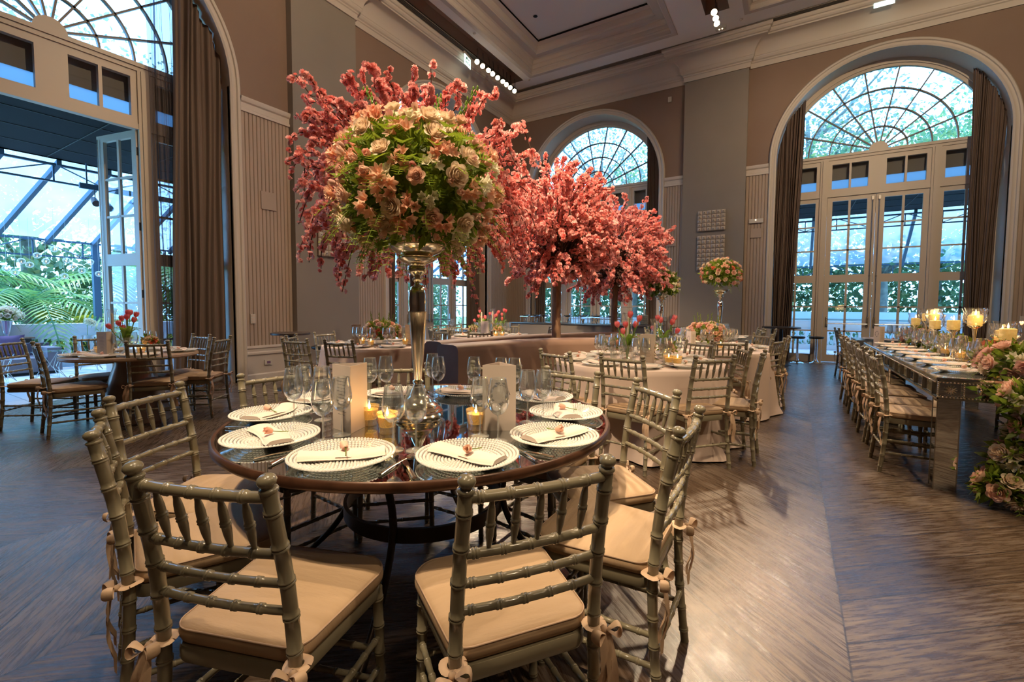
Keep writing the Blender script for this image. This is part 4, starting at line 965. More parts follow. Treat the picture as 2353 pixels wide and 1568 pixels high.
def flower_ball(name, label, loc, R, nfl, seed, mix, leafn=500, leafs=.07, flat=1.0, zmin=-.75, sc=1.0, ferns=10, parent_z=0, group=None, fern_len=.16):
    g = np.random.default_rng(seed); root = thing(name, label, 'flower arrangement', loc, 0, group)
    d = g.normal(0, 1, (leafn, 3)); d /= np.linalg.norm(d, axis=1, keepdims=True); d = d[d[:, 2] > zmin-.1]
    p = d*(R*g.uniform(.45, .86, len(d))[:, None])*np.array([1, 1, flat])
    dirs = d+g.normal(0, .5, d.shape); Rm = rots(g, dirs); Rm = Rm[:, :, [2, 0, 1]]  # leaf x along direction
    scatter('leaves', LEAF, LEAFF, Rm*(leafs*g.uniform(.7, 1.4, len(d)))[:, None, None], p, 'leaf', root)
    b = MB(); b.lathe([(.001, -R*.5*flat), (R*.5, -R*.25*flat), (R*.6, .1*R), (R*.4, R*.45*flat), (.001, R*.55*flat)], 12); b.build('stems', 'leaf', root)
    # ferns / sprigs
    V, F = MB(), None
    for i in range(ferns):
        a = g.uniform(0, 2*PI); el = g.uniform(-.9, .9); dr = Vector((math.cos(a)*math.cos(el), math.sin(a)*math.cos(el), math.sin(el)*flat)); st = dr*R*.7; side = dr.cross(Vector((0, 0, 1))).normalized()
        L = fern_len*g.uniform(.8, 1.5); P = [st+dr*L*t+Vector((0, 0, -.5*L*t*t)) for t in [k/10 for k in range(11)]]; V.tube(P, .0012, 4)
        for k in range(2, 11):
            l = L*.24*math.sin(PI*(k/11.5))+.004
            for s in (-1, 1):
                e = P[k]+side*s*l+dr*l*.5; w = dr*.0022*(L/.16); V.add([P[k]-w, (P[k]+e)/2-w*1.2, e, (P[k]+e)/2+w*1.2, P[k]+w], [(0, 1, 2, 3, 4)])
    if ferns: V.build('fern_sprigs', 'fern', root)
    # flowers on a jittered fibonacci sphere
    i = 0; ks = np.arange(nfl); z = 1-(ks+.5)/nfl*(1-zmin); ph = ks*2.39996
    kinds = [m for m, w in mix for _ in range(w)]; rr = random.Random(seed)
    for k in range(nfl):
        q = math.sqrt(max(0, 1-z[k]**2)); dd = Vector((q*math.cos(ph[k]), q*math.sin(ph[k]), z[k]))+Vector(g.normal(0, .10, 3)); dd.normalize()
        kd, m, s0 = rr.choice(kinds); s = s0*sc*rr.uniform(.85, 1.15); pos = Vector((dd.x, dd.y, dd.z*flat))*R*rr.uniform(.92, 1.08)
        o = proto(kd, m); o.parent = root; o.matrix_local = mz(pos-dd*.018*s, dd+Vector(g.normal(0, .18, 3)), rr.uniform(0, 6), s)
    return root
MIXB = [(('rose', 'rose_cream', 1.08), 5), (('rose', 'rose_peach', .9), 3), (('lily', 'lily_peach', .95), 7), (('lily', 'lily_white', .85), 3), (('rosebud', 'rose_peach', 1.1), 3), (('rosebud', 'rose_pink', 1.0), 2)]
MIXS = [(('rose', 'rose_cream', .95), 4), (('rose', 'rose_peach', .9), 4), (('rose', 'rose_pink', .85), 2), (('lily', 'lily_peach', 1.0), 1), (('lily', 'flower_red', .8), 1)]
# silver trumpet vase on the mirror table
VX, VY = -1.50, 1.595
def silver_vase(loc, label, s=1.0, m='silver'):
    r = thing('trumpet_vase', label, 'vase', loc)
    z = lambda q: q*s
    def part(name, prof, n=40): b = MB(); b.lathe([(a*s, c*s) for a, c in prof], n, cap=False); b.build(name, m, r, smooth=50)
    part('foot', [(.001, 0), (.120, .0), (.124, .008), (.118, .016), (.121, .024), (.108, .030), (.110, .037), (.096, .044), (.098, .052), (.082, .062), (.070, .074), (.066, .086), (.050, .096), (.040, .108), (.034, .124), (.026, .140), (.019, .155), (.026, .162), (.028, .170), (.020, .178)])
    b = MB(); n = 40; rows = []
    for a, q in [(.020, .178), (.021, .20), (.026, .26), (.033, .36), (.039, .44), (.0435, .505), (.046, .51), (.046, .518), (.044, .522), (.046, .56), (.044, .60), (.036, .63), (.022, .638), (.015, .645)]:
        rows.append([(a*s*(1+.028*(math.cos(12*2*PI*i/n/1.0) if .2 < q < .5 else 0))*math.cos(2*PI*i/n), a*s*(1+.028*(math.cos(12*2*PI*i/n) if .2 < q < .5 else 0))*math.sin(2*PI*i/n), q*s) for i in range(n+1)])
    b.strip(rows); b.build('stem', m, r, smooth=50)
    part('knop', [(.015, .645), (.013, .652), (.024, .664), (.026, .672), (.016, .680), (.022, .688), (.044, .702), (.049, .718), (.040, .735), (.046, .742)])
    part('bowl', [(.046, .742), (.082, .758), (.092, .768), (.088, .776), (.070, .782), (.112, .800), (.138, .825), (.140, .832), (.134, .830), (.07, .79), (.001, .785)])
    return r
silver_vase((VX, VY, .7665), 'tall fluted silver vase standing on the mirror-topped round table', .955)
b0 = flower_ball('flower_arrangement', 'big ball of roses, lilies and ferns on the tall silver vase in front', (VX+.0, VY, 1.815), .365, 190, 21, MIXB, 2600, .060, .95, -.75, 1.12, 190, fern_len=.13)
# stray arching fern and lily spikes
for a, el, L in ((2.2, .9, .2), (2.5, .6, .24), (.4, 1.0, .2), (1.7, 1.2, .22), (3.6, 1.1, .2)):
    b = MB(); dr = Vector((math.cos(a)*math.cos(el), math.sin(a)*math.cos(el), math.sin(el))); P = [dr*(.32+L*t)*1.0 for t in [k/8 for k in range(9)]]; b.tube(P, .003, 5)
    for k in range(3, 9):
        for s in range(3): q = P[k]+Vector((math.cos(s*2.1+k), math.sin(s*2.1+k), .3))*.012; b.lathe([(.001, -.009), (.006, 0), (.001, .010)], 6, q, None, False)
    b.build('bud_spike', 'stem_green', b0, smooth=60)
# ---------------- blossom trees ----------------
def blossom_tree(loc, h_tr, cz, rx, rz, nb, label, seed, fs, m, droop=.6, trunk_r=.065, bias=(0, 0)):
    g = np.random.default_rng(seed); rr = random.Random(seed); root = thing('blossom_tree', label, 'blossom tree', loc)
    b = MB(); b.tube([(0, 0, 0), (.015, .01, h_tr*.3), (-.01, .015, h_tr*.6), (0, 0, h_tr), (.01, 0, h_tr+.25)], [trunk_r*1.08, trunk_r, trunk_r*.97, trunk_r*.95, trunk_r*.6], 12)
    b.build('trunk', 'bark', root, smooth=60)
    b = MB(); b.lathe([(.001, 0), (.15, 0), (.17, .02), (.20, .30), (.21, .32), (.19, .32), (.17, .28), (.001, .28)], 24); b.build('planter', 'sofa_fabric', root, smooth=40)
    tw = MB(); pos, nrm, sz = [], [], []
    for i in range(nb):
        z = g.uniform(-.9, 1); a = g.uniform(0, 2*PI); q = math.sqrt(1-z*z); d = Vector((q*math.cos(a), q*math.sin(a), z))
        L = g.uniform(.72, 1.0)*(1.18 if g.uniform() < .16 else 1); st = Vector((0, 0, h_tr+(cz-h_tr)*g.uniform(.1, 1.0)))
        en = Vector((bias[0]+d.x*rx*L, bias[1]+d.y*rx*L, cz+d.z*rz*L)); mid = (st+en)/2+Vector((0, 0, .12*rz)); en2 = en+Vector((d.x*.1, d.y*.1, -.22*droop*rz*g.uniform(.2, 1) if z < .35 else .02))
        P = []
        for k in range(13):
            t = k/12; P.append(((1-t)**2)*st+2*t*(1-t)*mid+t*t*(en if t < .999 else en)); 
        P += [en.lerp(en2, .5), en2]
        W_ = [Vector(g.normal(0, .02, 3)) for _ in P]; P = [p+w for p, w in zip(P, W_)]
        tw.tube(P, [.012*(1-k/17)+.002 for k in range(len(P))], 4)
        nf = int(g.integers(48, 78))
        for _ in range(nf):
            t = g.uniform(.38, 1.0)**.8*(len(P)-1); k = min(len(P)-2, int(t)); p = P[k].lerp(P[k+1], t-k); o = Vector(g.normal(0, 1, 3)).normalized(); w = .020+.026*(1-t/len(P))
            pos.append(p+o*w*g.uniform(.4, 1.3)); nrm.append(o+Vector((0, 0, .2))); sz.append(fs*g.uniform(.75, 1.25))
    tw.build('branches', 'twig', root)
    # one blossom: two layers of five cupped petals
    tv, tf = [(0, 0, -.25)], []
    for lay, (r, up, n) in enumerate(((1.0, .10, 5), (.78, .45, 5), (.42, .62, 4))):
        for i in range(n):
            a = 2*PI*i/n+lay*.6; c, s = math.cos, math.sin; k = len(tv)
            tv += [(r*.80*c(a-.60), r*.80*s(a-.60), up*.6), (r*c(a), r*s(a), up), (r*.80*c(a+.60), r*.80*s(a+.60), up*.6)]; tf.append((0, k, k+1, k+2))
    R_ = rots(g, [list(v) for v in nrm])*np.array(sz)[:, None, None]
    sel = g.uniform(0, 1, len(pos)) < .8; pos = np.array([list(p) for p in pos])
    scatter('blossom', tv, tf, R_[sel], pos[sel], m, root)['kind'] = 'stuff'; scatter('blossom', tv, tf, R_[~sel]*.9, pos[~sel], 'blossom_deep', root)['kind'] = 'stuff'
    return root
blossom_tree((-3.40, 3.58, 0), 1.75, 2.56, 1.22, 1.0, 310, 'tallest pink blossom tree behind the silver vase and its flower ball', 31, .027, 'blossom', 1.9, .055, (.02, .01))
blossom_tree((-2.92, 5.98, 0), 1.60, 2.40, .86, .96, 290, 'middle pink blossom tree with a rough brown trunk behind the front banquette', 32, .026, 'blossom', .9, .068)
blossom_tree((-2.83, 8.24, 0), 1.55, 2.30, .96, .98, 260, 'rearmost pink blossom tree in front of the middle arch', 33, .028, 'blossom', .9, .062)
# ---------------- tableware ----------------
def glass_thing():
    r = thing('wine_glass', 'glass', 'wine glass'); b = MB()
    b.lathe([(.0035, .092), (.010, .094), (.022, .102), (.033, .118), (.0385, .138), (.0385, .155), (.036, .178), (.0315, .205), (.0285, .222), (.0275, .222), (.0303, .205), (.0346, .178), (.037, .155), (.037, .138), (.0315, .120), (.0205, .105), (.008, .098), (.001, .097)], 28, cap=False); b.build('bowl', 'glass', r, smooth=60)
    b = MB(); b.lathe([(.034, .0), (.034, .002), (.015, .005), (.005, .010), (.0035, .018), (.0032, .06), (.0035, .088), (.006, .093), (.001, .095)], 20, cap=True); b.build('stem', 'crystal', r, smooth=60)
    b = MB(); b.tube([(.0285*math.cos(a), .0285*math.sin(a), .222) for a in [2*PI*i/28 for i in range(29)]], .0008, 5, cap=False); b.build('rim', 'crystal', r, smooth=60)
    return r
WG = Stamp(glass_thing())
def plate_thing():
    r = thing('charger_plate', 'plate', 'plate'); b = MB()
    b.lathe([(.001, .004), (.095, .004), (.105, .006), (.125, .013), (.165, .022), (.1705, .0235), (.171, .0215), (.130, .009), (.11, .001), (.001, .001)], 64, cap=False); b.build('dish', 'hobnail', r, smooth=60)
    b = MB()
    for k in range(14):
        rr = .168-.0118*k; n = max(6, int(2*PI*rr/.0118)); z = .004 if rr < .1 else .004+(rr-.10)*.285
        for i in range(n):
            a = 2*PI*(i+.5*(k % 2))/n; b.lathe([(.0052, -.0008), (.0046, .0018), (.0028, .0036), (.0006, .0042)], 6, (rr*math.cos(a), rr*math.sin(a), z+.0005), None, False)
    b.build('knobs', 'knob_glass', r, smooth=60); return r
PL = Stamp(plate_thing())
def napkin_thing():
    b = MB()
    def fn(s, t):
        x = (s-.5)*.27; y = (t-.5)*.085; z = .015+.011*math.sin(PI*t)**.35+.012*(2*abs(s-.5))**2.2+.002*math.sin(s*9+t*3); return (x, y+.014*math.sin(s*PI*1.5), z)
    b.grid(24, 12, fn)
    def fb(s, t):
        x = (s-.5)*.27; y = (t-.5)*.085; z = .0095+.012*(2*abs(s-.5))**2.2; return (x, y+.014*math.sin(s*PI*1.5), z)
    b.grid(24, 12, fb); n1 = 25
    for s in (0, 1):
        b.strip([[fn(i/24, s), tuple(np.array(fn(i/24, s))*[1, 1, .7]+[0, (s-.5)*.012, .0035]), fb(i/24, s)] for i in range(25)])
        b.strip([[fn(s, i/12), fb(s, i/12)] for i in range(13)])
    # diagonal flap of the fold
    def fl(s, t):
        u = .42+.50*s*(.35+.65*t); p = fn(u, .02+.96*t); return (p[0], p[1], p[2]+.0022*min(1, 8*(1-s))*min(1, 6*s+.2))
    b.grid(10, 6, fl)
    o = b.build('napkin', 'napkin', smooth=70); return tag(o, 'napkin', 'napkin')
NP = Stamp(napkin_thing())
def bud_thing():
    r = thing('rosebud', 'rosebud', 'rosebud'); o = proto('rosebud', 'rose_peach'); o.name = 'petals'; o.parent = r; o.matrix_local = mz((0, 0, .012), (1, .2, .35), 0, 1.15)
    b = MB(); b.tube([(0, 0, .012), (-.03, .003, .006), (-.055, .006, .004)], .0018, 5)
    for a in (-.6, .6, 0): b.grid(2, 3, lambda s, t: (.002+.02*t, (s-.5)*.008*(1-t)+math.sin(a)*.014*t, .012+.006*math.cos(a*2)*t))
    b.build('stem', 'leaf', r); return r
RB = Stamp(bud_thing())
def cutlery():
    f = MB(); f.tube([(0, -.10, .004), (0, -.04, .006), (0, .03, .005), (0, .05, .0045)], [.0075, .005, .003, .004], 8, flat=.4)
    f.grid(4, 5, lambda s, t: ((s-.5)*.022*(.5+.5*t), .05+.03*t, .0045-.004*math.sin(t*PI)))
    for k in range(4): x = -.0095+k*.00633; f.tube([(x, .078, .0045), (x, .10, .003), (x*.9, .122, .007)], [.002, .0018, .001], 5, flat=.5)
    k = MB(); k.tube([(0, -.11, .005), (0, -.06, .006), (0, .0, .005), (0, .005, .004)], [.008, .0075, .005, .003], 8, flat=.5)
    k.grid(2, 12, lambda s, t: ((s-.45)*.019*math.sin(PI*(.25+.72*t))**.5, .005+.115*t, .004+.001*math.sin(t*2)))
    a = f.build('fork', 'silver', smooth=60); e = k.build('knife', 'silver', smooth=60); return tag(a, 'fork', 'fork'), tag(e, 'knife', 'knife')
_f0, _k0 = cutlery(); FK, KN = Stamp(_f0), Stamp(_k0)
def votive_thing():
    r = thing('votive_candle', 'candle', 'candle'); b = MB()
    b.lathe([(.001, .0), (.026, .0), (.029, .004), (.026, .014), (.029, .022), (.034, .045), (.036, .068), (.0365, .076), (.035, .076), (.0335, .066), (.031, .045), (.026, .026), (.001, .024)], 32, cap=False); b.build('cup', 'votive', r, smooth=60)
    b = MB(); b.lathe([(.001, .022), (.0255, .024), (.030, .044), (.0325, .060), (.020, .058), (.001, .057)], 24, cap=False); b.build('wax', 'wax', r, smooth=60)
    b = MB(); b.lathe([(.0008, .057), (.0008, .066)], 5); b.build('wick', 'black', r)
    b = MB(); b.lathe([(.001, .060), (.0045, .066), (.005, .072), (.0025, .082), (.0004, .092)], 10, cap=False); b.build('flame', 'flame', r, smooth=60); return r
VT = Stamp(votive_thing())
def menu_thing(h=.21, w=.105):
    r = thing('menu_card', 'menu', 'menu card')
    P = [(w*math.cos(a)*.58, w*math.sin(a)*.58) for a in (math.radians(q) for q in (90, 210, 330))]
    b = MB()
    for i in range(3):
        (x0, y0), (x1, y1) = P[i], P[(i+1) % 3]; cx, cy_ = -(y1-y0), (x1-x0); l = math.hypot(cx, cy_); cx, cy_ = cx/l*.0006, cy_/l*.0006
        b.add([(x0-cx, y0-cy_, 0), (x1-cx, y1-cy_, 0), (x1-cx, y1-cy_, h), (x0-cx, y0-cy_, h), (x0+cx, y0+cy_, 0), (x1+cx, y1+cy_, 0), (x1+cx, y1+cy_, h), (x0+cx, y0+cy_, h)], [(0, 1, 2, 3), (7, 6, 5, 4), (3, 2, 6, 7), (0, 4, 5, 1), (0, 3, 7, 4), (1, 5, 6, 2)])
    b.build('card', 'card', r)
    # printed wreath of birds and sprigs on one face, lines of text on another
    g = random.Random(9)
    def face(i, u, z, off=.0012):
        (x0, y0), (x1, y1) = P[i], P[(i+1) % 3]; nx, ny = (y1-y0), -(x1-x0); l = math.hypot(nx, ny); return (x0+(x1-x0)*u+nx/l*off, y0+(y1-y0)*u+ny/l*off, z)
    b = MB()
    for k in range(46):
        a = g.uniform(0, 2*PI); rr = g.uniform(.85, 1.15); u = .5+.26*rr*math.cos(a); z = h*(.56+.16*rr*math.sin(a)); s = g.uniform(.003, .008); an = a+g.uniform(.6, 2.4)
        if g.random() < .25 and a > PI: continue
        q = [(u+(math.cos(an)*s*p-math.sin(an)*s*o)/w, z+math.sin(an)*s*p+math.cos(an)*s*o) for p, o in ((-1, 0), (0, .45), (1, 0), (0, -.45))]
        b.add([face(0, *p) for p in q], [(0, 1, 2, 3)])
    b.build('wreath_print', 'card_print', r)
    b = MB()
    for k in range(12):
        ww = .18+.12*g.random(); z = h*(.80-k*.05); b.add([face(1, .5-ww, z), face(1, .5+ww, z), face(1, .5+ww, z+.0016), face(1, .5-ww, z+.0016)], [(0, 1, 2, 3)])
    b.build('text_print', 'card_print', r); return r
MN = Stamp(menu_thing())
# main table, measured places
PLN = ['nearest place left of the vase', 'nearest place right of the vase', 'right-hand front place', 'right-hand rear place', 'far right place', 'far place just right of the vase', 'far place just left of the vase', 'far left place', 'left-hand rear place', 'left-hand front place']
PLP = [(-1.266, .984), (-.913, 1.207), (-.774, 1.574), (-.901, 1.954), (-1.168, 2.218), (-1.619, 2.111), (-1.93, 1.87), (-2.163, 1.558), (-2.04, 1.20), (-1.677, .984)]
ZM = .7665
def place_setting(x, y, c, z, pn, where, nap=None, k=0, gl=0, group='', cut=True, share=False):
    a = math.atan2(y-c[1], x-c[0]); g = random.Random(hash((round(x, 2), round(y, 2))) & 255)
    PL((x, y, z), a, 'knobbed glass plate at the %s of the %s' % (pn, where), 'glass charger plates on the '+where)
    na = a+PI/2+(nap if nap is not None else g.uniform(-.5, .5))
    NP((x, y, z), na, 'folded napkin at the %s of the %s' % (pn, where), 'napkins on the '+where)
    RB((x+.01*math.cos(na), y+.01*math.sin(na), z+.027), na+g.uniform(-2, 2), 'peach rosebud at the %s of the %s' % (pn, where), 'rosebuds on the '+where)
    if cut:
        ta = (-math.sin(a), math.cos(a)); q = .2
        # facing inwards: fork on the diner's left, knife on the right
        FK((x-ta[0]*-q, y-ta[1]*-q, z+.001), a+PI/2+g.uniform(-.1, .1), 'silver fork at the %s of the %s' % (pn, where), 'forks on the '+where)
        KN((x+ta[0]*-q, y+ta[1]*-q, z+.001), a+PI/2+g.uniform(-.1, .1), 'silver knife at the %s of the %s' % (pn, where), 'knives on the '+where)
NAPA = [.55, -.9, -.25, .1, .2, .4, -.3, .2, -.15, .1]
for (x, y), pn, na in zip(PLP, PLN, NAPA): place_setting(x, y, MC, ZM, pn, 'mirror table', na)
GL = [((-1.847, 1.187), 'leftmost of the cluster behind the left-hand plates'), ((-1.504, 1.083), 'nearest left of the tall menu card'), ((-1.517, 1.178), 'close against the front face of the tall left menu card'), ((-1.79, 1.29), 'second in the cluster at the left'), ((-1.964, 1.316), 'rearmost in the left cluster'),
 ((-1.949, 1.70), 'left one of the pair between menu card and vase'), ((-1.875, 1.745), 'right one of the pair between menu card and vase'), ((-1.200, 1.150), 'left one of the front pair before the vase foot'), ((-1.130, 1.190), 'right one of the front pair before the vase foot'),
 ((-1.757, 1.988), 'left one of the pair just right of the vase stem'), ((-1.677, 1.945), 'right one of the pair just right of the vase stem'), ((-1.043, 1.461), 'left one in front of the wreath menu card'), ((-.945, 1.440), 'right one in front of the wreath menu card'),
 ((-1.508, 2.05), 'peeping over the wreath menu card'), ((-1.36, 2.10), 'rear left in the group right of the wreath card'), ((-1.25, 2.06), 'rear right in the group right of the wreath card'), ((-.99, 1.745), 'front one in the group right of the wreath card'), ((-.94, 1.80), 'rightmost in front of the right-hand plates')]
for i, ((x, y), lb) in enumerate(GL): WG((x, y, ZM), i, 'wine glass, mirror table, '+lb, 'wine glasses on the mirror table', (1.05 if i % 3 else 1.09))
VT((-1.547, 1.343, ZM), 0, 'unlit yellow candle in a knobbed cup by the tall left menu card', 'votive candles on the mirror table', 1.15); VT((-1.386, 1.295, ZM), 1, 'burning yellow candle in a knobbed cup in front of the silver vase', 'votive candles on the mirror table', 1.15); VT((-1.115, 1.53, ZM), 2, 'yellow candle in a knobbed cup left of the wreath menu card', 'votive candles on the mirror table', 1.15)
MN((-1.56, 1.255, ZM), -.15, 'tall folded menu card standing left of the silver vase on the mirror table', 'menu cards on the mirror table', (1.3, 1.3, 1.3)); MN((-1.045, 1.60, ZM), 2.67, 'folded menu card with a dark printed wreath, right of the silver vase', 'menu cards on the mirror table', (1.3, 1.3, 1.3))
ca = add_light('candle_glow', 'POINT', (-1.386, 1.295, .86), None, .8, (1, .55, .2), .02)
# other tables
def ring_places(c, R, z, angs, where, gl=2, cut=True, plateR=.2):
    for i, a in enumerate(angs):
        a = math.radians(a); x, y = c[0]+(R-plateR)*math.cos(a), c[1]+(R-plateR)*math.sin(a)
        ca_, sa_ = math.cos(a), math.sin(a)
        PL((x, y, z), a, 'glass charger plate on the '+where, 'charger plates on the '+where); NP((x, y, z), a+1.4+.5*math.sin(i*3), 'folded napkin with a rosebud on the '+where, 'napkins on the '+where)
        RB((x, y, z+.027), a+i, 'peach rosebud on a napkin on the '+where, 'rosebuds on the '+where)
        for k in range(gl):
            rr = max(.1, R-.42-.03*k); aa = a-.10+(.092/max(.1, rr))*k
            WG((c[0]+rr*math.cos(aa), c[1]+rr*math.sin(aa), z), i, 'stemmed wine glass on the '+where, 'wine glasses on the '+where)
        if cut and i % 2 == 0: FK((x+.2*sa_, y-.2*ca_, z+.001), a+PI/2, 'silver fork on the '+where, 'forks on the '+where)
ZC_ = .758
ring_places(T2C, .80, ZC_, (-105, -70, -30, 10, 50, 95, 140, 180, 215), 'tulip table')
ring_places(T3C, .78, ZC_, (-130, -80, -35, 10, 55, 100, 150, 195), 'low flower arrangement table')
ring_places(T4C, .77, ZC_, (-120, -75, -30, 20, 70, 120, 170, 215), 'pink flower table')
ring_places(T5C, .73, ZC_, (-130, -85, -40, 10, 60, 110, 160, 205), 'far tulip table', 2, False)
ring_places(T6C, .60, .761, (-150, -90, -35, 35, 90, 150), 'dark-topped table under the tall flower ball', 2, False)
ring_places((1.45, 9.6), .5, .761, (-160, -110, 160), 'far table by the glass doors', 1, False)
ring_places((-6.3, 7.9), .42, .761, (-120, 60, 180), 'small far table before the left doors', 1, False, .19)
ring_places(LTC, .61, .743, (-100, -55, -10, 60, 120, 190), 'cone-legged table', 1, True, .18)
# tulips
def tulip_vase(loc, seed, n, label, vl, h=.17, fluted=True, m='crystal'):
    g = random.Random(seed); v = thing('glass_vase', vl, 'vase', loc); b = MB(); rows = []
    for r_, z in ((.045, 0), (.05, .004), (.068, .03), (.062, .07), (.036, .115), (.034, .13), (.055, .155), (.066, .165)):
        rows.append([(r_*(1+.07*math.cos(10*2*PI*i/60))*math.cos(2*PI*i/60), r_*(1+.07*math.cos(10*2*PI*i/60))*math.sin(2*PI*i/60), z*h/.165) for i in range(61)])
    b.strip(rows); b.build('bowl', m, v, smooth=60); b = MB(); b.lathe([(.001, .002), (.045, .002), (.046, .006), (.001, .006)], 24); b.build('base', m, v, smooth=60)
    t = thing('tulips', label, 'flowers', loc)
    for i in range(n):
        a = 2*PI*i/n+g.uniform(-.4, .4); sp = g.uniform(.03, .13); hh = g.uniform(.25, .44); P = [Vector((0, 0, .03)), Vector((math.cos(a)*.02, math.sin(a)*.02, .14)), Vector((math.cos(a)*sp*.7, math.sin(a)*sp*.7, hh*.75)), Vector((math.cos(a)*sp, math.sin(a)*sp, hh))]
        b = MB(); Q = []
        for k in range(13):
            s = k/12*3; j = min(2, int(s)); Q.append(P[j].lerp(P[j+1], s-j))
        b.tube(Q, .0035, 6); b.build('stem', 'stem_green', t, smooth=60)
        b = MB(); d = (Q[-1]-Q[-3]).normalized(); M_ = Matrix.Translation(Q[-1]-d*.004) @ d.to_track_quat('Z', 'Y').to_matrix().to_4x4()
        for k in range(2):
            for q in range(3):
                def fn(s, tt, q=q, k=k):
                    u = (s-.5)*2; w = .95*math.sin(PI*min(1, .2+.78*tt))**.8; an = 2*PI*q/3+k*PI/3+u*w; r_ = (.026-.002*k)*math.sin(PI*min(.93, .08+.72*tt))**.8; return M_ @ Vector((r_*math.cos(an), r_*math.sin(an), .066*tt-.004*u*u*tt))
                b.grid(4, 6, fn)
        b.build('bloom', 'tulip_pink', t, smooth=180)
    for i in range(int(n*1.8)):
        a = g.uniform(0, 2*PI); L = g.uniform(.18, .34); b = MB()
        def fl(s, tt):
            u = (s-.5)*2; w = .020*math.sin(PI*min(1, .15+.83*tt)); rr = .015+.12*tt**1.8*(L/.3); z = .12+L*tt-.14*tt**3*(L/.3); return (math.cos(a)*rr-math.sin(a)*u*w, math.sin(a)*rr+math.cos(a)*u*w, z+.006*u*u)
        b.grid(3, 9, fl); b.build('leaf', 'stem_green', t, smooth=180)
def candlestick(loc, label, m='silver', h=.20, cand=.21, hur=True, lit=False):
    r = thing('candlestick', label, 'candlestick', loc); b = MB()
    b.lathe([(.001, 0), (.05, 0), (.052, .006), (.03, .014), (.012, .022), (.010, .04), (.022, .055), (.010, .07), (.012, .10), (.026, .115), (.012, .13), (.010, h-.03), (.028, h-.012), (.034, h), (.016, h), (.014, h-.01), (.001, h-.01)], 24); b.build('stand', m, r, smooth=50)
    b = MB(); b.lathe([(.001, h-.005), (.012, h-.005), (.0115, h+cand*.9), (.004, h+cand), (.001, h+cand)], 14, cap=False); b.build('taper', 'wax_white', r, smooth=60)
    if hur: b = MB(); b.lathe([(.030, h), (.045, h+.03), (.050, h+.06), (.036, h+.11), (.030, h+.15), (.034, h+.21), (.050, h+.25)], 28, cap=False); b.build('glass_chimney', 'glass', r, smooth=60)
    return r
def FLp(f, l): return (f*-.5235+l*.852, f*.852+l*.5235)
tulip_vase((-1.32, 4.22, ZC_), 1, 6, 'pink tulips in the fluted glass vase at the left of the tulip table', 'fluted clear glass vase holding the left bunch of tulips on the tulip table')
tulip_vase((-1.13, 4.80, ZC_), 2, 6, 'pink tulips rising behind the right candlestick on the tulip table', 'clear glass vase of the rear tulips on the tulip table')
candlestick((-1.42, 4.55, ZC_), 'left glass-chimney candlestick between the tulips on the tulip table', h=.22); candlestick((-1.17, 4.62, ZC_), 'right glass-chimney candlestick before the rear tulips on the tulip table', h=.16)
MN((-1.16, 4.27, ZC_), .6, 'menu card with printed birds beside the left tulips on the tulip table', 'menu cards on the cloth tables'); VT((-.95, 4.27, ZC_), 0, 'dimmer yellow votive candle right of the tulip table menu card'); VT((-.87, 4.25, ZC_), 0, 'bright burning votive candle at the middle of the tulip table')
def small_posy(loc, label, seed, R=.07, n=14, mix=MIXS):
    r = flower_ball('posy', label, (loc[0], loc[1], loc[2]+.14), R, n, seed, mix, 130, .05, .8, -.3, .8, 4, fern_len=.06); b = MB(); b.lathe([(.001, -.14), (.028, -.14), (.030, -.13), (.036, -.05), (.030, -.02)], 16, cap=False); b.build('vase', 'crystal', r, smooth=60)
small_posy((-1.00, 4.42, ZC_), 'small peach posy right of the menu card on the tulip table', 41)
small_posy((-1.50, 4.36, ZC_), 'small pale posy half behind the left tulips on the tulip table', 42)
# low arrangements
def low_bowl(loc, label, seed, R=.24, n=46, flat=.62):
    r = flower_ball('flower_bowl', label, (loc[0], loc[1], loc[2]+.16), R, n, seed, MIXS, 380, .075, flat, -.35, 1.15, 8, fern_len=.10); b = MB(); b.lathe([(.001, -.16), (.08, -.16), (.085, -.15), (.085, -.05), (.08, -.05)], 24, cap=False); b.build('bowl', 'crystal', r, smooth=60)
    b = MB()
    for k in range(7):
        a = k*.9+seed; P = [Vector((math.cos(a)*R*.5, math.sin(a)*R*.5, R*flat*.6))]; P.append(P[0]+Vector((math.cos(a)*.03, math.sin(a)*.03, .16+.02*(k % 3)))); b.tube(P, .002, 4)
        for q in range(7): c = P[0].lerp(P[1], .4+q*.09); b.lathe([(.001, -.008), (.006*(1.3-q*.12), 0), (.001, .009)], 5, c+Vector((.006*math.cos(q*2), .006*math.sin(q*2), 0)), None, False)
    b.build('snapdragon_tips', 'fern', r)
low_bowl((T3C[0]+.02, T3C[1]-.05, ZC_), 'low mound of peach roses and cream flowers on the square-cornered cloth', 51, .27, 54)
low_bowl((T4C[0], T4C[1], ZC_), 'low bowl of pink and peach roses on the pink flower table', 52, .26, 50)
MN((-1.10, 6.15, ZC_), 1.2, 'menu card in front of the low peach flower mound', 'menu cards on the cloth tables', 1.05); VT((-.75, 6.15, ZC_), 0, 'burning votive candle behind a chair back by the low peach flower mound')
MN((-5.10, 4.2, ZC_), 1.3, 'blank menu card left of the pink flower bowl', 'menu cards on the cloth tables'); MN((-4.42, 4.55, ZC_), .9, 'menu card with a wreath right of the pink flower bowl', 'menu cards on the cloth tables')
for x, y, lb in ((-4.62, 4.05, 'burning votive candle in front of the pink flower bowl'), (-4.84, 4.1, 'small yellow votive candle at the left of the pink flower bowl'), (-4.36, 4.4, 'votive candle at the right of the pink flower bowl by the vase')): VT((x, y, ZC_), 0, lb)
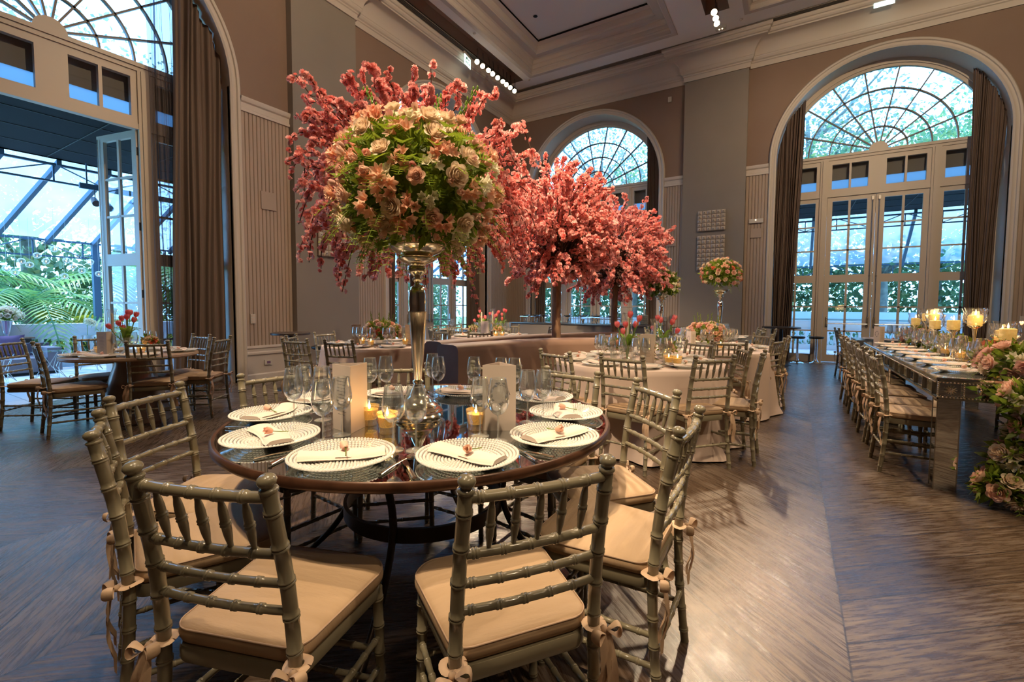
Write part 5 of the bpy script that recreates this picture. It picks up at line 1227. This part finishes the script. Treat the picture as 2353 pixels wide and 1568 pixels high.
# far tulip table
for i, (x, y, lb) in enumerate(((-4.73, 6.65, 'left bunch of pink tulips on the far tulip table'), (-4.57, 6.83, 'middle bunch of pink tulips on the far tulip table'), (-4.37, 6.75, 'right bunch of pink tulips on the far tulip table'))): tulip_vase((x, y, ZC_), 60+i, 6, lb, 'glass vase of the '+lb.replace(' of pink', ' of'))
candlestick((-4.65, 6.55, ZC_), 'thin candlestick with a bare taper on the far tulip table', h=.22, hur=False); candlestick((-4.47, 6.63, ZC_), 'candlestick with a glass chimney on the far tulip table', h=.24)
small_posy((-4.27, 6.5, ZC_), 'small peach posy at the right of the far tulip table', 61); small_posy((-4.72, 6.40, ZC_), 'small cream posy at the left of the far tulip table', 62)
MN((-4.45, 6.38, ZC_), .2, 'pale menu card in front of the far tulips', 'menu cards on the cloth tables'); VT((-4.24, 6.38, ZC_), 0, 'left of two bright votive candles by the far peach posy'); VT((-4.15, 6.44, ZC_), 0, 'right of two bright votive candles by the far peach posy')
# tall vases in the back
silver_vase((-1.10, 8.78, .761), 'tall clear-silver vase on the dark-topped table against the plain pilaster', 1.0)
flower_ball('flower_arrangement', 'round ball of peach and cream roses on the tall vase before the pilaster', (-1.10, 8.78, 1.86), .34, 78, 71, MIXS, 800, .08, .85, -.6, 1.05, 12)
r = thing('pedestal_table', 'small pedestal table behind the rear blossom tree carrying a tall vase', 'table', (-2.15, 8.95, 0)); b = MB(); b.lathe([(.001, .72), (.4, .72), (.4, .75), (.001, .75)], 32); b.build('tabletop', 'wood_dark', r, smooth=40); b = MB(); b.lathe([(.22, 0), (.22, .02), (.05, .05), (.05, .72)], 20); b.build('pedestal', 'wood_dark', r, smooth=40)
silver_vase((-2.15, 8.95, .75), 'tall vase half hidden behind tulips and the rear blossom tree', .9)
flower_ball('flower_arrangement', 'green and cream flower ball partly behind the rear blossom tree', (-2.15, 8.95, 1.72), .33, 70, 72, [(('rose', 'rose_cream', .9), 5), (('rose', 'rose_pink', .8), 2), (('lily', 'lily_white', .9), 2)], 1000, .09, .85, -.7, 1.0, 14)
# cone table
tulip_vase((-6.14, 2.02, .743), 80, 9, 'deep pink tulips in the rounded glass vase on the cone-legged table', 'rounded glass vase of tulips on the cone-legged table', .19)
candlestick((-6.38, 1.98, .743), 'gold candlestick with chimney glass left of the tulips on the cone-legged table', h=.24); MN((-6.20, 1.86, .743), .35, 'menu card with a printed bird in front of the tulips, cone-legged table', 'menu cards on the cone-legged table', 1.2)
small_posy((-6.05, 2.2, .743), 'small cream posy right of the tulips on the cone-legged table', 81); VT((-6.0, 2.1, .743), 0, 'votive candle right of the tulip vase on the cone-legged table'); VT((-6.4, 1.86, .743), 0, 'votive candle left of the menu card on the cone-legged table')
# ---------------- mirrored banquet table dressing ----------------
ZB = .8005
for i, y in enumerate((4.72, 5.2, 5.68, 6.16, 6.66, 7.16, 7.66)):
    on = ('nearest', 'second', 'third', 'fourth', 'fifth', 'sixth', 'last')[i]
    PL((1.10, y, ZB), 0, 'glass charger plate, %s along the mirrored banquet table' % on, 'charger plates on the banquet table'); NP((1.10, y, ZB), .1*math.sin(i*4), 'folded napkin, %s along the mirrored banquet table' % on, 'napkins on the banquet table')
    RB((1.10, y, ZB+.027), i, 'rosebud on the %s napkin along the mirrored banquet table' % on, 'rosebuds on the banquet table')
    for k in range(3): WG((1.20+.07*k, y+(.18 if k != 1 else .27), ZB), 0, 'wine glass beside the %s napkin on the mirrored banquet table' % on, 'wine glasses on the banquet table', (1, 1.1, .92)[k])
    if i < 4: VT((1.33, y+.1, ZB), 0, 'low votive candle between glasses by the %s napkin, banquet table' % on, 'votives on the banquet table')
def hurricane(x, y, h, label, s=1.0, lit=True):
    r = thing('hurricane_lamp', label, 'candle lamp', (x, y, ZB)); b = MB()
    b.lathe([(.001, 0), (.06*s, 0), (.062*s, .006), (.02, .02), (.012, .04), (.018, h*.4), (.010, h*.6), (.02, h-.03), (.05*s, h-.01), (.055*s, h), (.001, h)], 24); b.build('stand', 'silver', r, smooth=50)
    b = MB(); b.lathe([(.045*s, h), (.075*s, h+.03), (.085*s, h+.07), (.076*s, h+.115), (.090*s, h+.15)], 32, cap=False); b.build('glass_bowl', 'glass', r, smooth=60)
    b = MB(); b.lathe([(.001, h), (.05*s, h), (.052*s, h+.085), (.045*s, h+.09), (.001, h+.086)], 24, cap=False); b.build('candle', 'wax', r, smooth=40)
    b = MB(); b.lathe([(.001, h+.092), (.006, h+.10), (.0065, h+.108), (.003, h+.122), (.0004, h+.135)], 10, cap=False); b.build('flame', 'flame', r, smooth=60)
for i, (x, y, h, s, lb) in enumerate(((1.50, 5.30, .23, 1, 'burning candle lamp nearest the viewer on the banquet table, rightmost'), (1.60, 5.78, .20, 1, 'burning candle lamp second from the right, low among yellow flowers'), (1.42, 5.78, .33, 1, 'tall burning candle lamp with a big flared bowl on the banquet table'), (1.32, 5.98, .28, .95, 'burning candle lamp on the front left of the flared one'),
    (1.52, 6.18, .34, .9, 'burning candle lamp rearmost of the right-hand cluster'), (1.34, 6.75, .26, .95, 'burning candle lamp in the middle cluster, lower'), (1.38, 7.02, .33, .95, 'burning candle lamp in the middle cluster, tallest'), (1.40, 7.45, .33, .9, 'burning candle lamp behind the middle cluster'), (1.35, 7.75, .27, .9, 'burning candle lamp second from the left on the banquet table'))):
    hurricane(x, y, h, lb, s)
for x, y in ((1.45, 5.5), (1.4, 6.9)): add_light('candle_glow', 'POINT', (x, y, 1.28), None, 7, (1, .55, .2), .12)
# flower runner
g = random.Random(5); G_ = 'flower runner along the banquet table'
def runner_blob(x, y, z, R, n, seed, label, flat=.75): flower_ball('flower_cluster', label, (x, y, z), R, n, seed, [(('rose', 'rose_cream', 1.25), 4), (('rose', 'rose_peach', 1.2), 3), (('rose', 'rose_pink', 1.2), 2), (('lily', 'flower_red', 1.1), 1), (('lily', 'lily_white', 1.1), 1)], 190, .085, flat, -.5, 1.2, 5, group=G_, fern_len=.12)
for i, (x, y, z, R) in enumerate(((1.36, 4.50, .90, .20), (1.36, 4.86, .87, .15), (1.62, 4.92, .92, .17), (1.46, 5.35, .86, .14), (1.52, 5.9, .86, .14), (1.45, 6.4, .86, .15), (1.5, 7.1, .86, .14), (1.45, 7.7, .88, .15), (1.40, 8.0, .90, .15))):
    runner_blob(x, y, z, R, 22 if i < 3 else 15, 90+i, ['big pink and cream rose cluster at the near end of the banquet table', 'rose cluster with a red bloom left of the near end cluster', 'rose cluster behind the near end cluster', 'flower cluster under the nearest candle lamp', 'flower cluster under the tall flared candle lamp', 'flower cluster in the middle of the banquet table', 'flower cluster under the middle candle lamps', 'flower cluster under the far candle lamps', 'peach flower cluster at the far end of the banquet table'][i])
for i, (x, z, R) in enumerate(((1.27, .70, .12), (1.33, .50, .13), (1.26, .32, .12), (1.19, .13, .13), (1.38, .14, .14))):
    runner_blob(x, 4.15-.03*(i > 2), z, R, 11, 110+i, ['garland roses spilling over the near edge of the banquet table', 'garland roses halfway down the near end of the banquet table', 'pink garland roses low in front of the banquet table', 'lowest left garland roses and leaves touching the floor', 'lowest right garland roses on the floor at the frame edge'][i], 1.0)
MN((1.02, 8.0, ZB), 1.0, 'blank menu card at the far end of the mirrored banquet table', 'menu cards on the banquet table', 1.1)
# ---------------- ceiling lamps and signs ----------------
def spotlight(loc, target, label, group):
    d = (Vector(target)-Vector(loc)).normalized(); p = Vector(loc)-d*.02; r = thing('track_spotlight', label, 'spotlight', p, 0, group)
    q = d.to_track_quat('Z', 'Y').to_matrix()
    b = MB(); b.lathe([(.001, -.17), (.03, -.17), (.04, -.14), (.042, -.06), (.062, -.02), (.066, 0), (.060, 0), (.055, -.012)], 20, (0, 0, 0), q, False); b.build('housing', 'steel', r, smooth=50)
    b = MB(); b.lathe([(.001, -.006), (.04, -.008), (.056, -.012)], 20, (0, 0, 0), q, False); b.build('lamp_face', 'lamp_face', r)
    up = Vector((0, 0, 1)); b = MB(); b.tube([-d*.1, -d*.1+up*.09+Vector((.02, 0, 0)), (-.0, 0, .34)], .006, 5); b.build('yoke', 'black', r)
    b = MB(); b.tube([tuple(-d*.16), (.06, -.03, -.06), (.05, .05, -.04), (.02, .03, .12), (.02, 0, .32)], .004, 5); b.build('cable', 'black', r); return r
names = ['first lamp', 'second lamp', 'third lamp', 'fourth lamp', 'fifth lamp', 'sixth lamp', 'seventh lamp', 'eighth lamp', 'last lamp']
for i in range(9): a, t, *_ = SPOTS[i]; spotlight(a, t, 'glowing %s of the nine in the long ceiling trough, counted from the viewer' % names[i], 'nine track spotlights in the long trough')
for i, n in zip((9, 10, 11), ('lowest and farthest', 'middle', 'nearest')): pass
spotlight(SPOTS[11][0], SPOTS[11][1], 'lowest glowing lamp of the three in the square ceiling recess', 'three spotlights in the square recess'); spotlight(SPOTS[10][0], SPOTS[10][1], 'middle glowing lamp of the three in the square ceiling recess', 'three spotlights in the square recess'); spotlight(SPOTS[9][0], SPOTS[9][1], 'top glowing lamp of the three in the square ceiling recess', 'three spotlights in the square recess')
for x, y0, y1, lb in ((-6.84, 3.2, 11.4, 'long black lamp track inside the left ceiling trough'), (-1.6, -1.5, 11.0, 'black lamp track inside the square ceiling recess')):
    b = MB(); b.box(x-.02, x+.02, y0, y1, 7.96, 8.0); b.box(x-.004, x+.004, y0+.1, y0+.12, 8, 8.06); tag(b.build('lamp_track', 'black'), lb, 'track')
r = thing('exit_sign', 'small lit exit sign hanging beside the row of nine ceiling lamps', 'exit sign', (-7.28, 9.62, 7.40), math.radians(100))
b = MB(); b.box(-.17, .17, -.006, .006, 0, .24); b.build('acrylic_panel', 'exit_face', r); b = MB(); b.box(-.18, .18, -.02, .02, .24, .30); b.build('casing', 'white_plastic', r)
mat('exit_green', (.02, .30, .16), .5)
for t, z in (('SAÍDA', .05),):
    c = bpy.data.curves.new('lettering', 'FONT'); c.body = t; c.size = .10; c.align_x = 'CENTER'; c.extrude = .001; c.materials.append(MT['exit_green'])
    for s in (-1, 1): o = bpy.data.objects.new('lettering', c.copy()); C.objects.link(o); bpy.context.view_layer.update(); me = bpy.data.meshes.new_from_object(o); bpy.data.objects.remove(o); o = bpy.data.objects.new('lettering', me); C.objects.link(o); o.parent = r; o.location = (0, s*.009, z); o.rotation_euler = (PI/2, 0, 0 if s < 0 else PI)
b = MB(); b.box(-.08, -.01, -.0075, .0075, .15, .21); b.box(.02, .10, -.0075, .0075, .17, .19); b.build('pictogram', 'exit_green', r)
r = thing('exit_sign', 'lit sign plate cut off by the top edge of the photo', 'exit sign', (1.38, 12.2, 7.45)); b = MB(); b.box(-.17, .17, -.006, .006, 0, .22); b.build('acrylic_panel', 'exit_face', r); b = MB(); b.box(-.18, .18, -.02, .02, .22, .28); b.build('casing', 'white_plastic', r)
for x, y, lb in ((-6.62, 9.02, 'small round sprinkler disc beside the long ceiling trough'), (-1.2, 11.67, 'small round sprinkler disc near the right ceiling vent'), (-6.6, 11.6, 'small round sprinkler disc at the corner of the big coffer')):
    r = thing('sprinkler', lb, 'sprinkler', (x, y, ZC)); b = MB(); b.lathe([(.001, -.03), (.02, -.03), (.022, -.012), (.04, -.008), (.042, 0)], 18, cap=False); b.build('disc', 'white_plastic', r, smooth=40)
r = thing('emergency_lamp', 'small white two-eyed emergency lamp box on the ceiling before the pilaster', 'emergency light', (-1.62, 11.72, ZC-.07)); b = MB(); b.box(-.11, .11, -.05, .05, 0, .07); b.build('casing', 'white_plastic', r)
b = MB(); [b.lathe([(.001, -.012), (.012, -.008), (.014, 0)], 10, (sx*.03, -.02, 0), None, False) for sx in (-1, 1)]; b.build('lens', 'bulb', r)
b = MB(); b.lathe([(.001, 8.315), (.05, 8.315), (.055, 8.31), (.04, 8.31), (.04, 8.30), (.001, 8.318)], 20, (-5.55, 10.05, 0), None, False); tag(b.build('downlight', 'black'), 'small dark round downlight in the recessed panel of the big coffer', 'downlight')
# wall fittings
def wall_plate(name, T, u, z, w, h, label, cat, m='white_plastic', dd=.0, keys=0):
    r = thing(name, label, cat); b = MB(); b.box(u-w/2, u+w/2, -.05-dd, -.03-dd, z-h/2, z+h/2, T); b.box(u-w/2, u+w/2, -.035-dd, 0, z-h/2+.01, z+h/2-.01, T); b.build('plate', m, r)
    for k in range(keys): b = MB(); b.box(u-w*.3, u+w*.3, -.056-dd, -.05-dd, z-h/2+h*(k+.25)/(keys+.2), z-h/2+h*(k+.85)/(keys+.2), T); b.build('key', 'card', r)
    return r
wall_plate('light_switch', TA, 4.28, 1.06, .08, .16, 'white light switch on the fluted panel beside the left curtain', 'switch', keys=3)
o = wall_plate('power_outlet', TA, 4.53, .30, .13, .085, 'white power outlet low on the wall under the light switch', 'outlet'); b = MB(); b.box(4.50, 4.56, -.056, -.05, .28, .32, TA); b.build('socket', 'pillow_purple', o)
wall_plate('speaker_panel', TA, 4.60, 3.08, .26, .30, 'faint square speaker cover on the fluted panel by the left curtain', 'speaker', 'panel_paint')
wall_plate('light_switch', TB, -2.91, .98, .07, .12, 'grey light switch on the fluted panel right of the middle arch', 'switch', keys=2)
wall_plate('light_switch', TB, 3.74, 1.08, .08, .13, 'white light switch cut by the right edge of the photo', 'switch', keys=2)
r = wall_plate('emergency_lamp', TB, -.83, 3.37, .30, .10, 'white emergency lamp bar on the fluted panel left of the right-hand arch', 'emergency light', dd=.02); b = MB(); b.box(-.85, -.83, -.075, -.07, 3.38, 3.40, TB); b.build('pilot_light', 'bulb', r)
wall_plate('speaker_panel', TB, -.83, 3.08, .23, .22, 'plain square speaker cover under the emergency lamp bar', 'speaker', 'panel_paint')
wall_plate('speaker_panel', TB, -2.8, 3.0, .24, .22, 'square speaker cover beside the rear blossom tree', 'speaker', 'panel_paint')
wall_plate('wall_sensor', TB, -2.92, 6.70, .09, .13, 'small white sensor box high on the wall left of the pilaster', 'sensor')
# capiz wall art
def wall_art(T, u0, u1, z0, z1, nu, nz, dd, label):
    r = thing('wall_art', label, 'wall art'); b = MB(); b.box(u0+.01, u1-.01, -dd-.05, -dd, z0+.01, z1-.01, T); b.build('backing', 'wall_paint', r)
    su, sz = (u1-u0)/nu, (z1-z0)/nz
    def cell(cu, cz, off):
        b = MB(); n = 6
        b.grid(n, n, lambda s, t: T(cu+(s-.5)*su*.93, -off-.030*min(1, 4*min(s, 1-s, t, 1-t)), cz+(t-.5)*sz*.93)); return b
    g = random.Random(int(u0*10)); b = cell(0, 0, 0); src = None; T0 = Vector(T(0, 0, 0)); ms = []
    me = cell(0, 0, 0)
    me.v = [tuple(Vector(p)-T0) for p in me.v]; src = me.build('shell_tile', 'capiz', r, smooth=30)
    for i in range(nu):
        for j in range(nz):
            p = T(u0+(i+.5)*su, -dd-.05-g.uniform(-.004, .004), z0+(j+.5)*sz); ms.append(Matrix.Translation(p) @ Matrix.Rotation(g.uniform(-.03, .03), 4, 'X') @ Matrix.Rotation(g.uniform(-.04, .04), 4, 'Z'))
    part_copies(src, r, ms)
    b = MB()
    for i in range(nu):
        for j in range(nz): cu, cz = u0+(i+.5)*su+g.uniform(-.003, .003), z0+(j+.5)*sz; b.box(cu-.007, cu+.007, -dd-.087, -dd-.07, cz-.007, cz+.007, T)
    b.build('pins', 'black', r)['kind'] = 'stuff'
wall_art(TB, -2.14, -1.49, 3.20, 3.71, 6, 5, .12, 'upper, smaller panel of shell tiles on the pilaster right of the blossom trees')
wall_art(TB, -2.14, -1.49, 2.22, 3.09, 6, 8, .12, 'lower, taller panel of shell tiles on the pilaster right of the blossom trees')
wall_art(TA, 5.44, 6.09, 2.22, 3.12, 6, 8, .15, 'panel of shell tiles half hidden behind the left side of the flower ball')
# ---------------- bistro tables, stools ----------------
def bistro(x, y, h, rad, label):
    r = thing('bistro_table', label, 'table', (x, y, 0)); b = MB(); b.lathe([(.001, h-.035), (rad-.01, h-.035), (rad, h-.03), (rad, h-.005), (rad-.005, h), (.001, h)], 40); b.build('tabletop', 'wood_dark', r, smooth=40)
    b = MB(); b.lathe([(.22, 0), (.22, .012), (.04, .03), (.035, .05), (.035, h-.03)], 24); b.build('pedestal', 'black', r, smooth=40)
def stool(x, y, h, label):
    r = thing('bar_stool', label, 'stool', (x, y, 0)); b = MB(); b.lathe([(.001, h-.05), (.13, h-.05), (.15, h-.03), (.15, h-.008), (.13, h), (.001, h)], 28); b.build('seat', 'black', r, smooth=40)
    b = MB(); b.lathe([(.17, 0), (.17, .008), (.10, .02), (.04, .05), (.024, .10), (.022, h-.05)], 28); b.build('pedestal', 'chrome', r, smooth=50)
bistro(-6.58, 4.20, .87, .28, 'dark round bistro table against the pilaster at the left'); stool(-6.25, 4.50, .66, 'chrome stool right of the left bistro table'); stool(-5.98, 4.62, .66, 'second chrome stool, behind the chairs by the left bistro table')
bistro(-.22, 11.85, .86, .38, 'dark bistro table in front of the brown curtain beside the aisle'); stool(.11, 12.60, .62, 'left of two chrome stools before the right-hand glass doors'); stool(.48, 12.74, .62, 'right of two chrome stools before the right-hand glass doors')
# ---------------- buffet ----------------
r = thing('buffet_counter', 'long plain buffet counter below the middle arch', 'counter'); b = MB(); b.box(-6.7, -2.75, 10.9, 11.65, 0, .83); b.build('body', 'pilaster_paint', r); b = MB(); b.box(-6.75, -2.7, 10.86, 11.7, .83, .86); b.build('worktop', 'mirror_trim', r)
def chafing():
    r = thing('chafing_dish', 'dish', 'chafing dish')
    for sx in (-.2, .2):
        for sy in (-.1, .1): b = MB(); b.tube([(sx, sy, 0), (sx, sy, .17)], .009, 6); b.build('leg', 'chrome', r)
    b = MB(); b.box(-.21, .21, -.12, .12, .15, .165); b.build('frame', 'chrome', r)
    b = MB(); b.lathe([(.001, .165), (.10, .165), (.16, .19), (.17, .205), (.001, .205)], 24); b.build('pan', 'chrome', r, smooth=40)
    b = MB(); b.lathe([(.05, 0), (.05, .01), (.03, .02), (.055, .10), (.05, .105), (.001, .10)], 16); b.build('burner', 'chrome', r, smooth=40); return r
CF = Stamp(chafing())
for i, x in enumerate((-6.45, -6.15, -5.85, -5.5, -5.15, -4.75, -4.35, -3.95)): CF((x, 11.25+.08*(i % 2), .86), 0, 'polished chafing dish on the buffet, %s from the left' % ('first', 'second', 'third', 'fourth', 'fifth', 'sixth', 'seventh', 'last')[i], 'chafing dishes on the buffet', (.62 if i < 5 else .85, 1, 1))
b = MB(); b.lathe([(.06, 0)]+[(q, z) for k in range(12) for q, z in ((.06, .019*k), (.12, .019*k+.012), (.12, .019*k+.016))]+[(.05, .23)], 24); tag(b.build('plate_stack', 'book_white', smooth=30, loc=(-3.12, 11.2, .86)), 'stack of white plates at the right end of the buffet', 'plates')
r = thing('buffet_rack', 'thin wire shelf rack on the buffet between the tree trunks', 'rack', (-3.6, 11.3, .86))
for x in (-.18, .18): b = MB(); b.tube([(x, 0, 0), (x, 0, .42)], .006, 6); b.build('post', 'steel', r)
for z in (.12, .26, .42): b = MB(); b.box(-.2, .2, -.1, .1, z-.004, z+.004); b.build('shelf', 'chrome', r)
# ---------------- terrace lounge ----------------
r = thing('outdoor_sofa', 'long grey sofa on the terrace at the left edge of the photo', 'sofa'); ZT0 = -.03
b = MB(); b.box(-12.85, -12.05, -.6, 2.75, .02, .17); b.build('base', 'sofa_lilac', r); b = MB(); b.box(-12.80, -12.02, -.6, 2.72, .17, .28); b.build('seat_cushion', 'sofa_lilac', r)
b = MB(); b.box(-12.98, -12.78, -.6, 2.95, .02, .52); b.build('backrest', 'sofa_lilac', r); b = MB(); b.box(-12.85, -12.05, 2.75, 2.95, .02, .46); b.build('armrest', 'sofa_lilac', r); b = MB(); b.box(-12.9, -12.1, -.55, 2.9, -.03, .02); b.build('plinth', 'black', r)
def pillow(loc, rz, m, label, s=.22):
    b = MB()
    for sg in (-1, 1): b.grid(12, 12, lambda u, v: ((u-.5)*2*s*(1-.10*math.sin(PI*v)), sg*.09*(math.sin(PI*u)*math.sin(PI*v))**.5, (v-.5)*2*s*(1-.10*math.sin(PI*u))))
    o = b.build('pillow', m, smooth=180, loc=loc, rot=(.25, 0, rz)); tag(o, label, 'pillow')
pillow((-12.55, 2.35, .50), math.radians(70), 'pillow_purple', 'purple ruched pillow at the end of the terrace sofa'); pillow((-12.5, 1.84, .50), math.radians(95), 'pillow_fur', 'pale furry pillow beside the purple one on the terrace sofa')
r = thing('console_table', 'wooden console ledge behind the terrace sofa', 'console', (-13.08, 1.2, 0)); b = MB(); b.box(-.09, .09, -1.6, 1.6, .60, .63); b.build('top', 'wood_table', r); b = MB(); b.box(-.08, .08, -1.55, 1.55, -.03, .60); b.build('body', 'wood_dark', r)
r = thing('metal_vase', 'silver bucket vase on the console behind the terrace sofa', 'vase', (-13.06, 2.42, .63)); b = MB(); b.lathe([(.001, 0), (.07, 0), (.07, .01), (.03, .03), (.035, .05), (.06, .12), (.10, .33), (.105, .335), (.095, .33), (.001, .3)], 24); b.build('body', 'chrome', r, smooth=50)
flower_ball('flower_arrangement', 'pale pink and white flowers in the bucket vase on the terrace', (-13.06, 2.42, 1.06), .23, 44, 131, [(('rose', 'rose_cream', 1.1), 4), (('lily', 'lily_white', 1.2), 3), (('rose', 'rose_pink', 1.0), 1)], 160, .08, .75, -.3, 1.2, 4)
for y, h, lb in ((2.16, .12, 'shorter silver stand with a ball candle on the terrace console'), (1.98, .24, 'taller silver stand with a ball candle at the left photo edge')):
    r = thing('candlestick', lb, 'candlestick', (-13.06, y, .63)); b = MB(); b.lathe([(.001, 0), (.05, 0), (.05, .008), (.01, .02), (.008, h), (.03, h+.02), (.001, h+.02)], 16); b.build('stand', 'chrome', r, smooth=50)
    b = MB(); b.lathe([(.001, h+.02), (.03, h+.03), (.042, h+.06), (.03, h+.09), (.001, h+.10)], 16, cap=False); b.build('candle', 'rose_peach', r, smooth=60)
def wire_table(x, y, h, label):
    r = thing('wire_table', label, 'table', (x, y, ZT0)); b = MB(); b.lathe([(.001, h-.008), (.24, h-.008), (.24, h), (.001, h)], 28); b.build('tabletop', 'pane', r)
    for k in range(4):
        a = k*PI/2+.3; c, s = math.cos(a), math.sin(a); b = MB(); b.tube([(c*.22, s*.22, h-.01), (c*.10, s*.10, h*.45), (c*.24, s*.24, .006), (math.cos(a+.8)*.12, math.sin(a+.8)*.12, h*.42), (math.cos(a+1.57)*.22, math.sin(a+1.57)*.22, h-.01)], .006, 5); b.build('leg', 'wire', r)
wire_table(-11.2, 1.95, .48, 'thin-wire side table nearest on the terrace'); wire_table(-11.1, 2.55, .50, 'second thin-wire side table on the terrace'); wire_table(-11.9, 3.3, .60, 'thin-wire side table carrying the white orchid')
r = thing('orchid', 'white orchid in a small grey pot on the terrace', 'orchid', (-11.9, 3.3, .57)); b = MB(); b.lathe([(.001, 0), (.06, 0), (.09, .11), (.085, .11), (.001, .1)], 20); b.build('pot', 'steel', r, smooth=50)
b = MB(); b.tube([(0, 0, .1), (.01, 0, .28), (.03, .02, .38), (.09, .08, .40)], .004, 5); b.build('stem', 'stem_green', r)
for k in range(6): o = proto('lily', 'lily_white'); o.parent = r; o.matrix_local = mz((.02+.018*k, .012*k, .39-.006*k*k*.3), (.9, -.5, .2), k, 1.3)
r = thing('lantern_candle', 'white pillar candle with a lit glow on the orchid table', 'candle', (-11.78, 3.42, .57)); b = MB(); b.lathe([(.001, 0), (.035, 0), (.035, .12), (.001, .12)], 16); b.build('wax', 'wax_white', r, smooth=40); b = MB(); b.lathe([(.001, .125), (.006, .135), (.001, .15)], 8, cap=False); b.build('flame', 'flame', r)
for x, y, m, lb in ((-11.45, 4.02, 'white_paint', 'fluted white drum stool under the cone-legged table view'), (-11.98, 3.98, 'sofa_lilac', 'grey drum stool left of the fluted white one')):
    n = 48; rows = [[((.24+.012*math.cos(24*2*PI*i/n*1.0+z*0)*(i % 2 == 0))*math.cos(2*PI*i/n), (.24+.012*(i % 2))*math.sin(2*PI*i/n), z) for i in range(n+1)] for z in (0, .42)]
    r = thing('drum_stool', lb, 'stool', (x, y, ZT0)); b = MB(); b.strip(rows); b.build('side', m, r); b = MB(); b.lathe([(.001, .43), (.23, .43), (.245, .42)], 32, cap=False); b.build('top', m, r, smooth=40)
def globe():
    r = thing('glass_globe', 'globe', 'candle globe'); b = MB(); b.lathe([(.062*math.sin(t), -.062*math.cos(t)) for t in [PI*i/14 for i in range(1, 14)]], 20, cap=False); b.build('glass', 'crystal', r, smooth=60)
    b = MB(); b.lathe([(.001, -.045), (.02, -.045), (.02, -.025), (.001, -.025)], 10); b.build('tealight', 'wax_white', r); b = MB(); b.lathe([(.001, -.024), (.006, -.016), (.001, -.004)], 8, cap=False); b.build('flame', 'flame', r)
    b = MB(); b.tube([(0, 0, .06), (0, 0, .9)], .0015, 4); b.build('wire', 'wire', r); return r
GB = Stamp(globe())
for i, (y, z) in enumerate(((2.38, 1.96), (2.49, 1.89), (2.58, 2.11), (2.69, 2.05), (2.80, 2.24), (2.92, 2.14), (3.05, 2.39), (3.22, 2.18), (3.18, 1.86), (3.31, 2.06), (3.45, 1.99), (3.59, 2.18), (3.89, 2.25), (3.72, 1.94))): GB((-12.6, y, z), 0, 'clear glass candle globe hanging from the terrace roof', 'hanging glass candle globes on the terrace')
for i, (x, y, z, lb) in enumerate(((-11.6, 3.42, 3.28, 'copper stage lamp under the terrace truss'), (-11.6, 3.62, 3.22, 'black stage lamp beside the copper one'))):
    r = thing('stage_lamp', lb, 'spotlight', (x, y, z)); b = MB(); b.lathe([(.001, -.10), (.05, -.10), (.06, 0), (.065, .08), (.055, .08)], 16, (0, 0, 0), Matrix.Rotation(2.2, 3, 'Y')); b.build('housing', ('table_rim', 'black')[i], r, smooth=50); b = MB(); b.tube([(0, 0, .05), (0, 0, .3)], .008, 5); b.build('bracket', 'black', r)
    b = MB(); b.lathe([(.001, .075), (.03, .075)], 12, (0, 0, 0), Matrix.Rotation(2.2, 3, 'Y')); b.build('bulb', 'bulb', r)
b = MB(); b.box(-11.64, -11.58, 3.2, 5.6, 3.50, 3.60); b.box(-11.62, -11.60, 3.3, 3.32, 3.56, 3.99); b.box(-11.62, -11.60, 5.3, 5.32, 3.56, 3.99); tag(b.build('lamp_rail', 'steel_blue'), 'steel lamp rail under the terrace roof edge', 'rail')
